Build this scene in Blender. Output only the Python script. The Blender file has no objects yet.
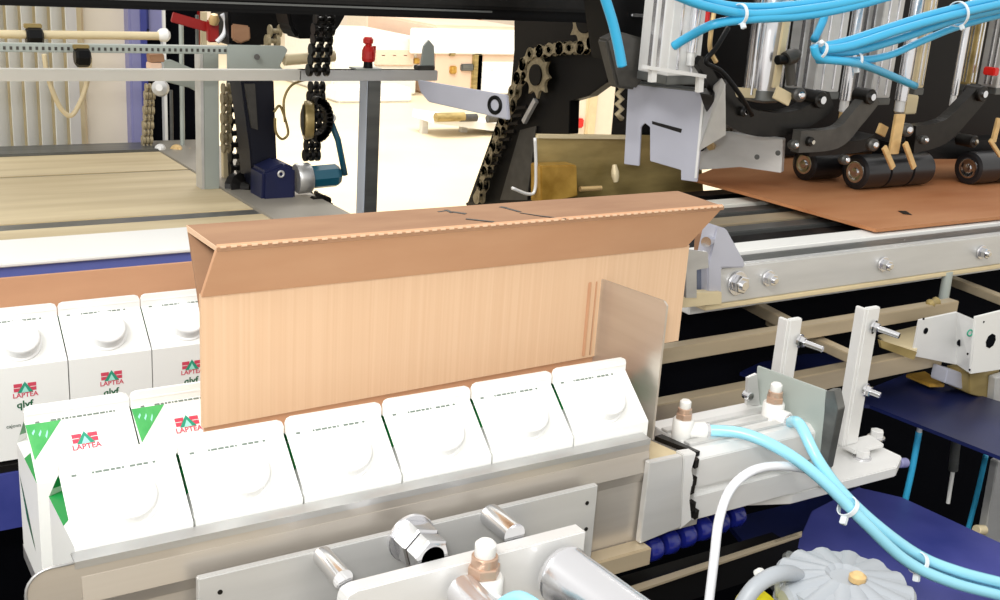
import bpy, bmesh, math, random
from mathutils import Vector, Matrix
random.seed(5)
C = bpy.context.scene.collection
PI = math.pi
V = Vector
# ------------------------------------------------------------------ camera model (metres, Z up, X along the machine, Y away)
FPX, PITCH, ROLL, YAW = 1137.07, .297043, .0674825, .579017
cp, sp = math.cos(PITCH), math.sin(PITCH)
F = V((math.sin(YAW)*cp, math.cos(YAW)*cp, -sp))
R0 = V((math.cos(YAW), -math.sin(YAW), 0)); U0 = R0.cross(F)
RR = R0*math.cos(ROLL)+U0*math.sin(ROLL); UU = RR.cross(F)
CAM = V((0, 0, 1.40))
def ray(x, y): return RR*((x-500)/FPX)-UU*((y-300)/FPX)+F
def P(x, y, Z=None, Y=None, X=None):
    d = ray(x, y)
    if Z is not None: t = (Z-CAM.z)/d.z
    elif Y is not None: t = (Y-CAM.y)/d.y
    else: t = (X-CAM.x)/d.x
    return CAM+d*t
def vplane(a, b, Z):
    """vertical plane whose level line at height Z runs through two sighted points"""
    A = P(*a, Z=Z); Bp = P(*b, Z=Z); n = (Bp-A).cross(V((0, 0, 1))).normalized()
    def f(x, y, off=0):
        d = ray(x, y); return CAM+d*((A+n*off-CAM).dot(n)/d.dot(n))
    f.n = n; return f
# ------------------------------------------------------------------ materials
MATS = {}
def mat(name, col, rough=.5, metal=0, var=0, vscale=(20, 20, 20), bump=0, col2=None, emit=0, spec=.5, coat=0):
    m = bpy.data.materials.new(name); m.use_nodes = True; nt = m.node_tree; b = nt.nodes['Principled BSDF']
    def lin(c): return tuple(((v/255)/12.92 if v/255 <= .04045 else ((v/255+.055)/1.055)**2.4) for v in c)+(1,)
    c1 = lin(col)
    b.inputs['Base Color'].default_value = c1; b.inputs['Roughness'].default_value = rough
    b.inputs['Metallic'].default_value = metal; b.inputs['Specular IOR Level'].default_value = spec
    b.inputs['Coat Weight'].default_value = coat
    if emit: b.inputs['Emission Color'].default_value = c1; b.inputs['Emission Strength'].default_value = emit
    if var or bump or col2:
        tc = nt.nodes.new('ShaderNodeTexCoord'); mp = nt.nodes.new('ShaderNodeMapping'); ns = nt.nodes.new('ShaderNodeTexNoise')
        mp.inputs['Scale'].default_value = vscale; ns.inputs['Scale'].default_value = 1; ns.inputs['Detail'].default_value = 6
        nt.links.new(tc.outputs['Object'], mp.inputs[0]); nt.links.new(mp.outputs[0], ns.inputs[0])
        rp = nt.nodes.new('ShaderNodeValToRGB'); rp.color_ramp.elements[0].position = .3; rp.color_ramp.elements[1].position = .7
        c2 = lin(col2) if col2 else tuple(v*(1-var) for v in c1[:3])+(1,)
        rp.color_ramp.elements[0].color = c2; rp.color_ramp.elements[1].color = c1
        nt.links.new(ns.outputs[0], rp.inputs[0]); nt.links.new(rp.outputs[0], b.inputs['Base Color'])
        if bump:
            bp = nt.nodes.new('ShaderNodeBump'); bp.inputs['Strength'].default_value = bump; bp.inputs['Distance'].default_value = .0006
            nt.links.new(ns.outputs[0], bp.inputs['Height']); nt.links.new(bp.outputs[0], b.inputs['Normal'])
    MATS[name] = m; return m
M_card = mat('corrugated_board', (216, 184, 152), .8, 0, col2=(209, 175, 142), vscale=(420, 3, 3), bump=.12, spec=.2)
M_card2 = mat('brown_and_shaded_kraft', (164, 128, 99), .8, 0, col2=(148, 112, 86), vscale=(14, 40, 40), bump=.05, spec=.2)  # top-flap shade painted in as darker brown; plain brown on other parts
M_card4 = mat('kraft_sheet', (204, 158, 124), .8, 0, col2=(186, 140, 108), vscale=(5, 40, 20), spec=.2)
M_card3 = mat('board_edge', (216, 182, 150), .85)
M_flat = mat('flat_board', (190, 136, 94), .6, 0, col2=(160, 100, 58), vscale=(3, 12, 12), spec=.4)
M_white = mat('carton_white', (236, 237, 233), .38, spec=.4)
M_cap = mat('cap_white', (240, 241, 240), .3, spec=.4)
M_green = mat('print_green', (0, 140, 62), .4)
M_lgreen = mat('print_light_green', (92, 184, 104), .4, col2=(60, 160, 84), vscale=(120, 40, 60))
M_teal = mat('print_teal', (40, 150, 120), .4)
M_pteal = mat('print_pale_teal', (160, 226, 208), .4)
M_red = mat('print_red', (206, 70, 92), .4)
M_grey = mat('print_grey', (112, 124, 116), .5)
M_dkgreen = mat('print_dark_green', (18, 92, 56), .45)
M_steel = mat('brushed_steel', (206, 200, 191), .34, .7, col2=(190, 182, 172), vscale=(2, 2, 60))
M_steel2 = mat('satin_steel', (205, 205, 203), .38, .75, col2=(180, 180, 180), vscale=(12, 12, 50))
M_alu = mat('anodised_aluminium', (214, 214, 212), .42, .55, var=.12, vscale=(8, 30, 60))
M_alu2 = mat('pale_aluminium', (228, 228, 226), .45, .3, var=.08, vscale=(12, 40, 40))
M_lilac = mat('painted_grey', (186, 188, 200), .4, .3, var=.08, vscale=(20, 20, 20))
M_chrome = mat('chrome', (222, 222, 224), .12, 1)
M_silver = mat('polished_tube', (225, 225, 228), .2, .85)
M_brass = mat('brass', (228, 194, 136), .35, .35, var=.3, vscale=(60, 60, 60))
M_neck = mat('fitting_neck', (190, 160, 138), .3, .5)
M_post = mat('dark_post', (20, 22, 34), .4, spec=.3)
M_cream = mat('cream_metal', (222, 206, 168), .5, .2, var=.1)
M_olive = mat('olive_chromate', (186, 164, 108), .35, .3, col2=(120, 104, 60), vscale=(9, 9, 30))
M_gold = mat('gold_chromate', (206, 164, 78), .3, .3, col2=(150, 112, 40), vscale=(30, 30, 30))
M_black = mat('black_paint', (7, 7, 8), .45, spec=.2)
M_pit = mat('recess_shade_black', (10, 11, 16), .9, spec=.05)  # near-black standing for deep shade in recesses and inside the machine
M_blackm = mat('black_oxide', (34, 32, 30), .35, .5, var=.4, vscale=(60, 60, 60))
M_rubber = mat('roller_rubber', (26, 26, 28), .3, 0, spec=.5)
M_dkgrey = mat('dark_grey_arm', (78, 76, 72), .45, .3, var=.35, vscale=(50, 50, 50))
M_chain = mat('chain_steel', (176, 162, 130), .4, .25, var=.35, vscale=(200, 200, 200))
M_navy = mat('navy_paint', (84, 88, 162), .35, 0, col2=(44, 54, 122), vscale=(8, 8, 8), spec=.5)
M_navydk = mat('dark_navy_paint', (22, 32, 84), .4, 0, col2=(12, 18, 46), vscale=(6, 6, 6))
M_blue = mat('frame_blue', (96, 108, 176), .45)
M_viol = mat('violet_blue', (138, 138, 180), .5, var=.1)
M_chainblue = mat('blue_plastic', (24, 32, 116), .22, 0, spec=.6)
M_hose = mat('air_hose_cyan', (60, 176, 222), .3, 0, spec=.5)
M_hosep = mat('air_hose_pale', (150, 216, 236), .25, 0, spec=.6)
M_wcable = mat('white_cable', (232, 234, 238), .4)
M_tie = mat('cable_tie_white', (225, 232, 236), .4)
M_plast = mat('fitting_white', (226, 226, 222), .4)
M_redpl = mat('red_plastic', (206, 34, 28), .35)
M_dkred = mat('dark_red_lever', (150, 26, 24), .4)
M_teal2 = mat('teal_enamel', (22, 84, 104), .3)
M_belt = mat('conveyor_belt', (208, 192, 156), .6, 0, col2=(184, 166, 130), vscale=(3, 30, 3))
M_offwh = mat('off_white_paint', (226, 224, 214), .5, 0, var=.06)
M_wrail = mat('white_rail', (236, 236, 232), .4)
M_beige = mat('beige_cabinet', (226, 216, 198), .6, var=.04)
M_pink = mat('pinkish_panel', (226, 196, 172), .7, var=.1, vscale=(3, 3, 3))
M_floor = mat('hall_floor', (216, 202, 172), .5, 0, col2=(206, 190, 160), vscale=(1.2, 1.2, 1.2), spec=.3)
M_wall = mat('hall_wall', (236, 224, 208), .8)
M_bellows = mat('grey_bellows', (160, 166, 172), .45)
M_yellow = mat('yellow_plastic', (236, 222, 30), .35)
M_greygreen = mat('grey_green_paint', (172, 180, 174), .45, .2, var=.08)
M_slate = mat('slate_metal', (116, 118, 116), .35, .6, var=.35, vscale=(5, 60, 60))
M_tan = mat('tan_bar', (196, 180, 152), .4, .5, var=.2, vscale=(6, 40, 40))
# ------------------------------------------------------------------ geometry builder
class B:
    def __init__(s): s.bm = bmesh.new(); s.mi = 0
    def m(s, i): s.mi = i; return s
    def _faces(s, vs, fs, smooth=False):
        bv = [s.bm.verts.new(v) for v in vs]; out = []
        for f in fs:
            try:
                fa = s.bm.faces.new([bv[i] for i in f]); fa.material_index = s.mi; fa.smooth = smooth; out.append(fa)
            except ValueError: pass
        return bv, out
    def hull(s, pts, off, bev=0):
        n = len(pts); off = V(off); pts = [V(p) for p in pts]
        vs = pts+[p+off for p in pts]
        fs = [tuple(range(n)), tuple(range(2*n-1, n-1, -1))]+[(i, i+n, (i+1) % n+n, (i+1) % n) for i in range(n)]
        bv, fa = s._faces(vs, fs)
        bmesh.ops.recalc_face_normals(s.bm, faces=fa)
        if bev:
            es = list({e for f in fa for e in f.edges})
            r = bmesh.ops.bevel(s.bm, geom=es, offset=bev, segments=2, affect='EDGES', clamp_overlap=True)
            for f in r['faces']: f.material_index = s.mi
        return s
    def box(s, x0, x1, y0, y1, z0, z1, bev=0):
        return s.hull([(x0, y0, z0), (x1, y0, z0), (x1, y0, z1), (x0, y0, z1)], (0, y1-y0, 0), bev)
    def obox(s, a, b, w, h, up=(0, 0, 1), bev=0):
        """bar from a to b with cross-section w x h"""
        a, b = V(a), V(b); d = (b-a).normalized(); sd = d.cross(V(up)).normalized(); u = sd.cross(d)
        q = [a+sd*w/2*i+u*h/2*j for i, j in ((-1, -1), (1, -1), (1, 1), (-1, 1))]
        return s.hull(q, b-a, bev)
    def rev(s, p0, d, prof, n=24, smooth=True):
        """solid of revolution: prof = [(distance, radius)...] along d from p0"""
        p0 = V(p0); d = V(d).normalized(); a = d.orthogonal().normalized(); b = d.cross(a)
        vs = []; fs = []
        for (t, r) in prof:
            for k in range(n): vs.append(p0+d*t+(a*math.cos(2*PI*k/n)+b*math.sin(2*PI*k/n))*r)
        m_ = len(prof)
        for i in range(m_-1):
            for k in range(n): fs.append((i*n+k, i*n+(k+1) % n, (i+1)*n+(k+1) % n, (i+1)*n+k))
        fs.append(tuple(range(n-1, -1, -1))); fs.append(tuple((m_-1)*n+k for k in range(n)))
        bv, fa = s._faces(vs, fs, smooth)
        for f in fa[-2:]: f.smooth = False
        bmesh.ops.recalc_face_normals(s.bm, faces=fa)
        if smooth:   # keep hard rims
            for e in {e for f in fa for e in f.edges}:
                if len(e.link_faces) == 2 and e.link_faces[0].normal.angle(e.link_faces[1].normal, 0) > .7: e.smooth = False
        return s
    def cyl(s, a, b, r, n=24, ch=0):
        a, b = V(a), V(b); L = (b-a).length
        pr = [(0, r), (L, r)] if not ch else [(0, r-ch), (ch, r), (L-ch, r), (L, r-ch)]
        return s.rev(a, b-a, pr, n)
    def hexp(s, a, b, r): return s.rev(a, V(b)-V(a), [(0, r*.92), (r*.08, r), ((V(b)-V(a)).length-r*.08, r), ((V(b)-V(a)).length, r*.9)], 6, False)
    def tube(s, pts, r, n=10, cyc=False):
        pts = [V(p) for p in pts]; m_ = len(pts); vs = []; fs = []; a = None
        for i, p in enumerate(pts):
            t = (pts[(i+1) % m_]-pts[i-1]) if cyc else (pts[min(i+1, m_-1)]-pts[max(i-1, 0)])
            t.normalize()
            a = t.orthogonal().normalized() if a is None else (a-t*a.dot(t)).normalized()
            b = t.cross(a)
            for k in range(n): vs.append(p+(a*math.cos(2*PI*k/n)+b*math.sin(2*PI*k/n))*r)
        for i in range(m_ if cyc else m_-1):
            j = (i+1) % m_
            for k in range(n): fs.append((i*n+k, i*n+(k+1) % n, j*n+(k+1) % n, j*n+k))
        if not cyc: fs += [tuple(range(n-1, -1, -1)), tuple((m_-1)*n+k for k in range(n))]
        bv, fa = s._faces(vs, fs, True); bmesh.ops.recalc_face_normals(s.bm, faces=fa); return s
    def ring(s, c, d, R_, r, n=24): 
        d = V(d).normalized(); a = d.orthogonal().normalized(); b = d.cross(a)
        return s.tube([V(c)+(a*math.cos(2*PI*k/n)+b*math.sin(2*PI*k/n))*R_ for k in range(n)], r, 8, True)
    def disc_hole(s, c, d, r0, r1, t, n=24):
        return s.rev_open(c, d, [(0, r0), (0, r1), (t, r1), (t, r0)], n)
    def rev_open(s, p0, d, prof, n=24):
        p0 = V(p0); d = V(d).normalized(); a = d.orthogonal().normalized(); b = d.cross(a); vs = []; fs = []; m_ = len(prof)
        for (t, r) in prof:
            for k in range(n): vs.append(p0+d*t+(a*math.cos(2*PI*k/n)+b*math.sin(2*PI*k/n))*r)
        for i in range(m_):
            j = (i+1) % m_
            for k in range(n): fs.append((i*n+k, i*n+(k+1) % n, j*n+(k+1) % n, j*n+k))
        bv, fa = s._faces(vs, fs); bmesh.ops.recalc_face_normals(s.bm, faces=fa); return s
def spline(pts, k=8):
    pts = [V(p) for p in pts]; out = []
    for i in range(len(pts)-1):
        p0 = pts[max(i-1, 0)]; p1 = pts[i]; p2 = pts[i+1]; p3 = pts[min(i+2, len(pts)-1)]
        for j in range(k):
            t = j/k
            out.append(.5*((2*p1)+(-p0+p2)*t+(2*p0-5*p1+4*p2-p3)*t*t+(-p0+3*p1-3*p2+p3)*t**3))
    out.append(pts[-1]); return out
def mkobj(name, b, mats, parent=None, base=V((0, 0, 0))):
    for v in b.bm.verts: v.co -= base
    me = bpy.data.meshes.new(name); b.bm.to_mesh(me); b.bm.free()
    for mm in (mats if isinstance(mats, (list, tuple)) else [mats]): me.materials.append(mm)
    o = bpy.data.objects.new(name, me); C.objects.link(o); o.parent = parent; return o
def bbase(bs):
    vs = [v.co for b in bs for v in b.bm.verts]
    x = [v.x for v in vs]; y = [v.y for v in vs]; z = [v.z for v in vs]
    return V(((min(x)+max(x))/2, (min(y)+max(y))/2, min(z)))
def thing(name, label, cat, parts, group=None, at=None):
    """parts: (builder, material) for a one-mesh thing, or a list of (name, builder, material[, label[, subparts]])"""
    if isinstance(parts, tuple):
        base = at if at is not None else bbase([parts[0]])
        o = mkobj(name, parts[0], parts[1], None, base)
    else:
        bs = [p[1] for p in parts]+[q[1] for p in parts if len(p) > 4 for q in p[4]]
        base = at if at is not None else bbase(bs)
        o = bpy.data.objects.new(name, None); C.objects.link(o); o.empty_display_size = .02
        for p in parts:
            c = mkobj(p[0], p[1], p[2], o, base)
            if len(p) > 3 and p[3]: c['label'] = p[3]
            if len(p) > 4:
                for q in p[4]:
                    g = mkobj(q[0], q[1], q[2], c, base)
                    if len(q) > 3 and q[3]: g['label'] = q[3]
    o.location = base; o['label'] = label; o['category'] = cat
    if group: o['group'] = group
    return o
def struct(name, b, m): o = mkobj(name, b, m); o['kind'] = 'structure'; return o
def copy_tree(o, parent=None):
    c = o.copy(); C.objects.link(c); c.parent = parent
    for ch in list(o.children): copy_tree(ch, c)
    return c
def dup(root, loc, label, rz=0, group=None):
    r = copy_tree(root); r.location = loc; r.rotation_euler = (0, 0, rz); r['label'] = label
    if group: r['group'] = group
    return r
def text_faces(b, txt, size, f, mi):
    """letters as flat faces; f(u, v) maps letter coordinates to a point on the surface"""
    cu = bpy.data.curves.new('letters', 'FONT'); cu.body = txt; cu.size = size; cu.align_x = 'CENTER'; cu.resolution_u = 2; cu.offset = size*.02
    o = bpy.data.objects.new('letters', cu); C.objects.link(o)
    me = bpy.data.meshes.new_from_object(o.evaluated_get(bpy.context.evaluated_depsgraph_get()))
    bpy.data.objects.remove(o); b.mi = mi
    b._faces([f(v.co.x, v.co.y) for v in me.vertices], [tuple(p.vertices) for p in me.polygons]); bpy.data.curves.remove(cu)

# ------------------------------------------------------------------ setting
struct('floor', B().box(-8, 22, -6, 24, -.05, 0), M_floor)
struct('wall_back', B().box(-8, 22, 18, 18.2, 0, 7), M_wall)
struct('wall_right', B().box(21.8, 22, -6, 24, 0, 7), M_wall)

# ------------------------------------------------------------------ milk cartons (0.5 l, 70 mm square)
W, D_, HS, HR, HF = .0345, .0345, .082, .112, .1225
def carton_body():
    b = B(); w, d = W, D_
    # mats: 0 white 1 green 2 light green 3 teal 4 pale teal 5 red 6 grey 7 dark green
    g = .031
    vs = [(-w, -d, 0), (w, -d, 0), (w, d, 0), (-w, d, 0), (-w, -d, HS), (w, -d, HS), (w, d, HS), (-w, d, HS),
          (-w, -.0012, HR), (w, -.0012, HR), (w, .0012, HR), (-w, .0012, HR), (-w+g, 0, HR-.001), (w-g, 0, HR-.001)]
    fs = [(3, 2, 1, 0), (0, 1, 5, 4), (1, 2, 6, 5), (2, 3, 7, 6), (3, 0, 4, 7), (4, 5, 9, 8), (6, 7, 11, 10),
          (7, 4, 12), (4, 8, 12), (11, 7, 12), (5, 6, 13), (9, 5, 13), (6, 10, 13)]
    bv, fa = b._faces(vs, fs)
    b.mi = 0
    # top fin with rounded upper corners
    r = .004; prof = [(-w, HR-.001), (w, HR-.001), (w, HF-r), (w-r*.3, HF-r*.3), (w-r, HF), (-w+r, HF), (-w+r*.3, HF-r*.3), (-w, HF-r)]
    b.hull([(x, -.0013, z) for x, z in prof], (0, .0026, 0))
    b.hull([(-w+.001, -.0017, HR+.0045), (w-.001, -.0017, HR+.0045), (w-.001, -.0017, HR+.0055), (-w+.001, -.0017, HR+.0055)], (0, .0034, 0))
    e = .0003
    sl = V((0, d-.0012, HR-HS)).normalized(); L = V((0, d-.0012, HR-HS)).length
    nf = V((0, -(HR-HS), d-.0012)).normalized()
    roofF = lambda u, v: V((u, -d, HS))+V((0, sl.y, sl.z))*v+nf*e          # v runs up the slope, cap side
    roofB = lambda u, v: V((-u, d, HS))+V((0, -sl.y, sl.z))*v+V((0, -nf.y, nf.z))*e
    front = lambda u, v: V((u, -d-e, v))
    def quad(f, pts, mi):
        b.mi = mi; b._faces([f(*p) for p in pts], [tuple(range(len(pts)))])
    # fine dashed print line under the fin, both sides
    for f in (roofF, roofB):
        x = -.028
        while x < .027:
            l = random.uniform(.0012, .004)
            if random.random() < .86: quad(f, [(x, L-.0022), (x+l, L-.0022), (x+l, L-.0008), (x, L-.0008)], 6)
            x += l+.0007
    def logo(f, cx, cy, s):
        quad(f, [(cx-.0088*s, cy), (cx-.0035*s, cy), (cx-.0022*s, cy+.0035*s), (cx-.0022*s, cy+.007*s), (cx-.0088*s, cy+.007*s)], 5)
        quad(f, [(cx+.0035*s, cy), (cx+.0088*s, cy), (cx+.0088*s, cy+.007*s), (cx+.0022*s, cy+.007*s), (cx+.0022*s, cy+.0035*s)], 5)
        f2 = lambda u, v: f(u, v)+(f(0, 0)-f(0, 0))+nrm(f)*.0002
        quad(f2, [(cx-.0088*s, cy+.0032*s), (cx-.004*s, cy+.0032*s), (cx-.004*s, cy+.0037*s), (cx-.0088*s, cy+.0037*s)], 0)
        quad(f2, [(cx+.004*s, cy+.0032*s), (cx+.0088*s, cy+.0032*s), (cx+.0088*s, cy+.0037*s), (cx+.004*s, cy+.0037*s)], 0)
        quad(f2, [(cx-.0062*s, cy-.001*s), (cx-.003*s, cy-.001*s), (cx, cy+.0048*s), (cx+.003*s, cy-.001*s), (cx+.0062*s, cy-.001*s), (cx, cy+.0085*s)], 3)
        quad(f2, [(cx-.003*s, cy-.001*s), (cx+.003*s, cy-.001*s), (cx, cy+.0048*s)], 4)
        text_faces(b, 'LAPTEA', .0058*s, lambda u, v: f(cx+u*1.0, cy-.0052*s+v), 5)
    def nrm(f): return (f(.001, 0)-f(0, 0)).cross(f(0, .001)-f(0, 0)).normalized()
    logo(front, 0, .060, 1.0)
    text_faces(b, 'qlyf', .009, lambda u, v: front(u-.001, .0455+v), 7)
    text_faces(b, 'D', .009, lambda u, v: front(u+.001, .035+v), 7)
    text_faces(b, 'cajovn amoba', .0045, lambda u, v: front(u-.004, .029+v), 6)
    logo(roofB, .001, .0235, .95)
    # green corner triangles, plain side and gusset beside it
    bfac = lambda u, v: V((-u, d+e, v))
    quad(roofB, [(-w, L*.95), (-w+.023, L*.95), (-w+.0015, L*.36)], 2)
    f3 = lambda u, v: roofB(u, v)+V((0, -nf.y, nf.z))*.0002
    for k in range(3): quad(f3, [(-w+.003+.004*k, L*(.80-.04*k)), (-w+.005+.004*k, L*(.86-.02*k)), (-w+.0052+.004*k, L*(.82-.02*k)), (-w+.0036+.004*k, L*(.76-.04*k))], 4)
    f2 = lambda u, v: roofB(u, v)+V((0, -nf.y, nf.z))*.0002
    # (on the back side u is mirrored: -w is the x=+w end)
    for sx in (-1, 1):
        for sy in (-1, 1):
            A = V((sx*w, sy*d, HS)); R_ = V((sx*w, sy*.0012, HR)); G = V((sx*(w-g), 0, HR-.001))
            n_ = (R_-A).cross(G-A).normalized()
            if n_.x*sx < 0: n_ = -n_
            b.mi = 1; b._faces([R_+n_*e, A*.6+R_*.4+n_*e, G+n_*e], [(0, 1, 2)])
            if sy > 0:
                A2 = V((sx*w, -d, HS)); n2 = (A-G).cross(A2-G).normalized(); n2 = n2 if n2.x*sx > 0 else -n2
                b.mi = 1; b._faces([G+n2*e, A+n2*e, A2*.6+A*.4+n2*e], [(0, 1, 2)])
        b.mi = 7; X_ = sx*(w+e); b._faces([V((X_, -d*.92, HS-.022)), V((X_, -d*.2, HS-.040)), V((X_, d*.45, HS-.060)), V((X_, -d*.3, HS-.048))], [(0, 1, 2, 3)])
    return b
def carton_cap():
    b = B(); sl = V((0, D_-.0012, HR-HS)).normalized(); n = V((0, -sl.z, sl.y)); L = V((0, D_-.0012, HR-HS)).length
    c = V((0, -D_, HS))+sl*(L*.50)
    b.rev(c-n*.001, n, [(0, .0185), (.0025, .0180), (.003, .0165)], 40)
    b.rev(c+n*.0018, n, [(0, .0163), (.0085, .0158), (.0098, .0148), (.0102, .0135), (.0098, .0128), (.0098, .001)], 40)
    return b
def cap_ribs():
    b = B(); sl = V((0, D_-.0012, HR-HS)).normalized(); n = V((0, -sl.z, sl.y)); L = V((0, D_-.0012, HR-HS)).length
    c = V((0, -D_, HS))+sl*(L*.50)+n*.003; a = V((1, 0, 0)); k_ = sl
    for k in range(40):
        t = 2*PI*k/40; d = a*math.cos(t)+k_*math.sin(t)
        b.obox(c+d*.0158, c+d*.0155+n*.0068, .0007, .0007, up=d)
    return b
CM = [M_white, M_green, M_lgreen, M_teal, M_pteal, M_red, M_grey, M_dkgreen]
def make_carton(label, group):
    o = bpy.data.objects.new('milk_carton', None); C.objects.link(o); o.empty_display_size = .02
    mkobj('carton_body', carton_body(), CM, o)
    c = mkobj('screw_cap', carton_cap(), M_cap, o); mkobj('cap_grip', cap_ribs(), M_cap, c)
    o['label'] = label; o['category'] = 'milk carton'; o['group'] = group; return o
G1, G2, G3 = 'milk cartons in the front row', 'milk cartons in the middle row', 'milk cartons in the rear row'
proto = make_carton('white milk carton at the left end of the front row, rounded tray corner beside it', G1)
proto.location = (.1545, .645, .9765)
L1 = ['white milk carton second from left in the front row',
      'white milk carton third from left in the front row, before the cardboard blank',
      'white milk carton in the front row, third from the steel divider plate',
      'white milk carton second from the steel divider plate in the front row',
      'white milk carton at the right end of the front row, touching the steel divider plate']
for i in range(5): dup(proto, (.1545+.0706*(i+1), .645, .9765+.0011*(i+1)), L1[i])
L2 = ['capless-side milk carton with green corner, left one of the middle row',
      'capless-side milk carton with green corner, right one of the middle row, beside the cardboard blank']
for i in range(2): dup(proto, (.155+.0700*i, .756, 1.089-HF), L2[i], PI, G2)
L3 = ['milk carton with round cap at the left picture edge in the rear row',
      'milk carton with round cap in the middle of the three rear row cartons',
      'milk carton in the rear row, half hidden by the cardboard blank']
for i in range(3): dup(proto, (P(142, 297, Z=1.089).x-.035+.07*(i-1), .977, 1.089-HF), L3[i], 0, G3)
# platforms that carry the rows
thing('carton_platform', 'steel slide platform under the front and middle milk carton rows', 'platform',
      (B().box(.1205, .60, .604, .698, .966, .9762), M_steel2))
thing('carton_platform', 'steel slide platform under the middle milk carton row, behind the front one', 'platform',
      (B().box(.1215, .60, .722, .80, .953, .964), M_steel2))
z0 = P(0, 531, Y=.935).z
thing('infeed_conveyor', 'low conveyor with navy side below the rear row of milk cartons', 'conveyor',
      [('belt', B().box(-.15, .62, .938, 1.02, .958, .964), M_blackm),
       ('side_panel', B().box(-.15, .62, .935, 1.02, z0, .9578), M_navy),
       ('side_rail', B().box(-.15, .11, .925, .934, P(0, 551, Y=.925).z, z0+.001, .001), M_tan)])
# cardboard sheet standing behind the rear row
a = P(0, 279, Y=1.03); 
thing('cardboard_sheet', 'brown cardboard sheet standing upright behind the rear milk cartons', 'cardboard',
      (B().box(-.1, .60, 1.03, 1.034, .964, a.z), M_card4))

# ------------------------------------------------------------------ the folded case blank
yF, t = .700, .003
xl, xr = P(201, 293, Y=yF).x, P(683, 248, Y=yF).x+.003
zf = 1.1715
A1, A2 = V((.2285, .6785, 1.2100)), V((.6590, .6785, 1.2100))      # front perforated edge
B1, B2 = V((.2275, .7385, 1.2105)), V((.6600, .7385, 1.2105))      # back edge
F1, F2 = V((xl, yF, zf)), V((xr, yF, zf))
top = B(); top.hull([A1, A2, B2, B1], (0, 0, -t))
band = B(); band.hull([F1-V((0, .001, 0)), F2-V((0, .001, 0)), A2, A1], (0, .0028, .0012))
perf = B(); n = 62
for i in range(n):
    p = A1.lerp(A2, (i+.2)/n); q = A1.lerp(A2, (i+.75)/n)
    perf.obox(p+V((0, -.0002, .0000)), q+V((0, -.0002, .0000)), .0012, .0012)
back = B(); back.hull([F1+V((0, .004, -.012)), F2+V((0, .004, -.012)), B2+V((0, 0, -t)), B1+V((0, 0, -t))], (0, -.0028, .0014))
face = B(); zfb = 1.0865; face.hull([(xl, yF, 1.078), (xr+.004, yF, zfb), (xr+.004, yF, zf+.001), (xl, yF, zf+.001)], (0, .004, 0))
low = B(); low.hull([(xl+.002, yF+.002, 1.078), (.565, yF+.002, zfb-.001), (.565, yF+.006, .98), (xl+.002, yF+.006, .98)], (0, .003, 0))
upright_strip = B(); cx = P(585, 320, Y=yF).x  # two narrow upright strips, a little browner than the panel
upright_strip.box(cx, cx+.003, yF-.0009, yF, zfb, P(583, 283, Y=yF).z, .0004); upright_strip.box(cx+.0075, cx+.009, yF-.0006, yF, zfb, P(583, 283, Y=yF).z, .0003)
scuff = B()
for (x0, y0, x1, y1, w_) in ((446, 210, 452, 213, .0022), (452, 212, 466, 214, .0025), (505, 208, 520, 212, .0022), (500, 207, 506, 208, .003), (466, 219, 494, 222, .0018), (540, 216, 566, 219, .0013), (438, 212, 446, 211, .0015), (520, 213, 540, 216, .001)):
    p, q = P(x0, y0, Z=1.2103), P(x1, y1, Z=1.2103); scuff.obox(p, q, w_*1.5, .0006)
edge_l = B(); edge_l.hull([A1+V((-.0006, 0, 0)), B1+V((-.0006, 0, 0)), B1+V((-.0006, -.003, -.004)), A1+V((-.0006, .003, -.003))], (.0006, 0, 0))
thing('case_blank', 'tall brown cardboard case blank with folded top held upright between the milk cartons', 'cardboard case',
      [('front_panel', face, M_card, 'pale ribbed cardboard panel', [('upright_strip', upright_strip, M_card4)]), ('bottom_flap', low, M_card4),
       ('top_flap', top, M_card2, 'scuffed top with shade painted in as darker brown', [('scuff_mark', scuff, M_blackm)]),
       ('front_flap', band, mat('kraft_flap', (204, 160, 126), .8, 0, col2=(196, 150, 116), vscale=(10, 30, 30), spec=.2), None, [('perforated_edge', perf, M_card3)]),
       ('back_flap', back, M_card2), ('cut_edge', edge_l, M_card3)])
# ------------------------------------------------------------------ steel divider plate
X0 = .5545
pts = [P(597, 279, X=X0), P(602, 279, X=X0), P(664, 301, X=X0), P(667, 306, X=X0), P(652, 440, X=X0), P(584, 440, X=X0)]
thing('divider_plate', 'upright brushed steel plate at the right end of the front milk carton row', 'steel plate', (B().hull(pts, (.0018, 0, 0), .0004), M_steel))
# ------------------------------------------------------------------ front steel guide
zR = 1.0545; x0 = P(24, 570, Y=.6).x; x1 = P(648, 460, Y=.6).x
cr = .014; pr = []
for k in range(7):
    a_ = PI-PI/2*k/6; pr.append((x0+cr+cr*math.cos(a_), .600, zR-cr+cr*math.sin(a_)))
sheet = B().hull([(x0, .600, .968)]+pr+[(x1, .600, zR), (x1, .600, .968)], (0, .002, 0))
lip = B().hull([(.1175, .5995, zR-.004), (x1, .5995, zR-.004), (x1, .5995, zR+.0006), (.1175, .5995, zR+.0006)], (0, .0012, 0))
lip.hull([(.1175, .600, zR+.0003), (x1, .600, zR+.0003), (x1, .6095, zR+.0015), (.1175, .6095, zR+.0015)], (0, 0, -.0012))
rim = B().tube([V(p)+V((0, -.0002, .0002)) for p in [(x0, .600, .99)]+pr+[(.117, .600, zR)]], .0009, 6)
bend = B().box(x0+.01, x1, .585, .600, .966, .970, .001); bend.box(x0+.01, x1, .5845, .5865, .955, .9695, .0006)
refl_band = B().hull([(x0+.03, .5995, zR-.010), (x1, .5995, zR-.010), (x1, .5975, zR-.026), (x0+.03, .5975, zR-.026)], (0, .003, .0))  # added bands, tilted to imitate reflections in the flat steel sheet
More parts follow.
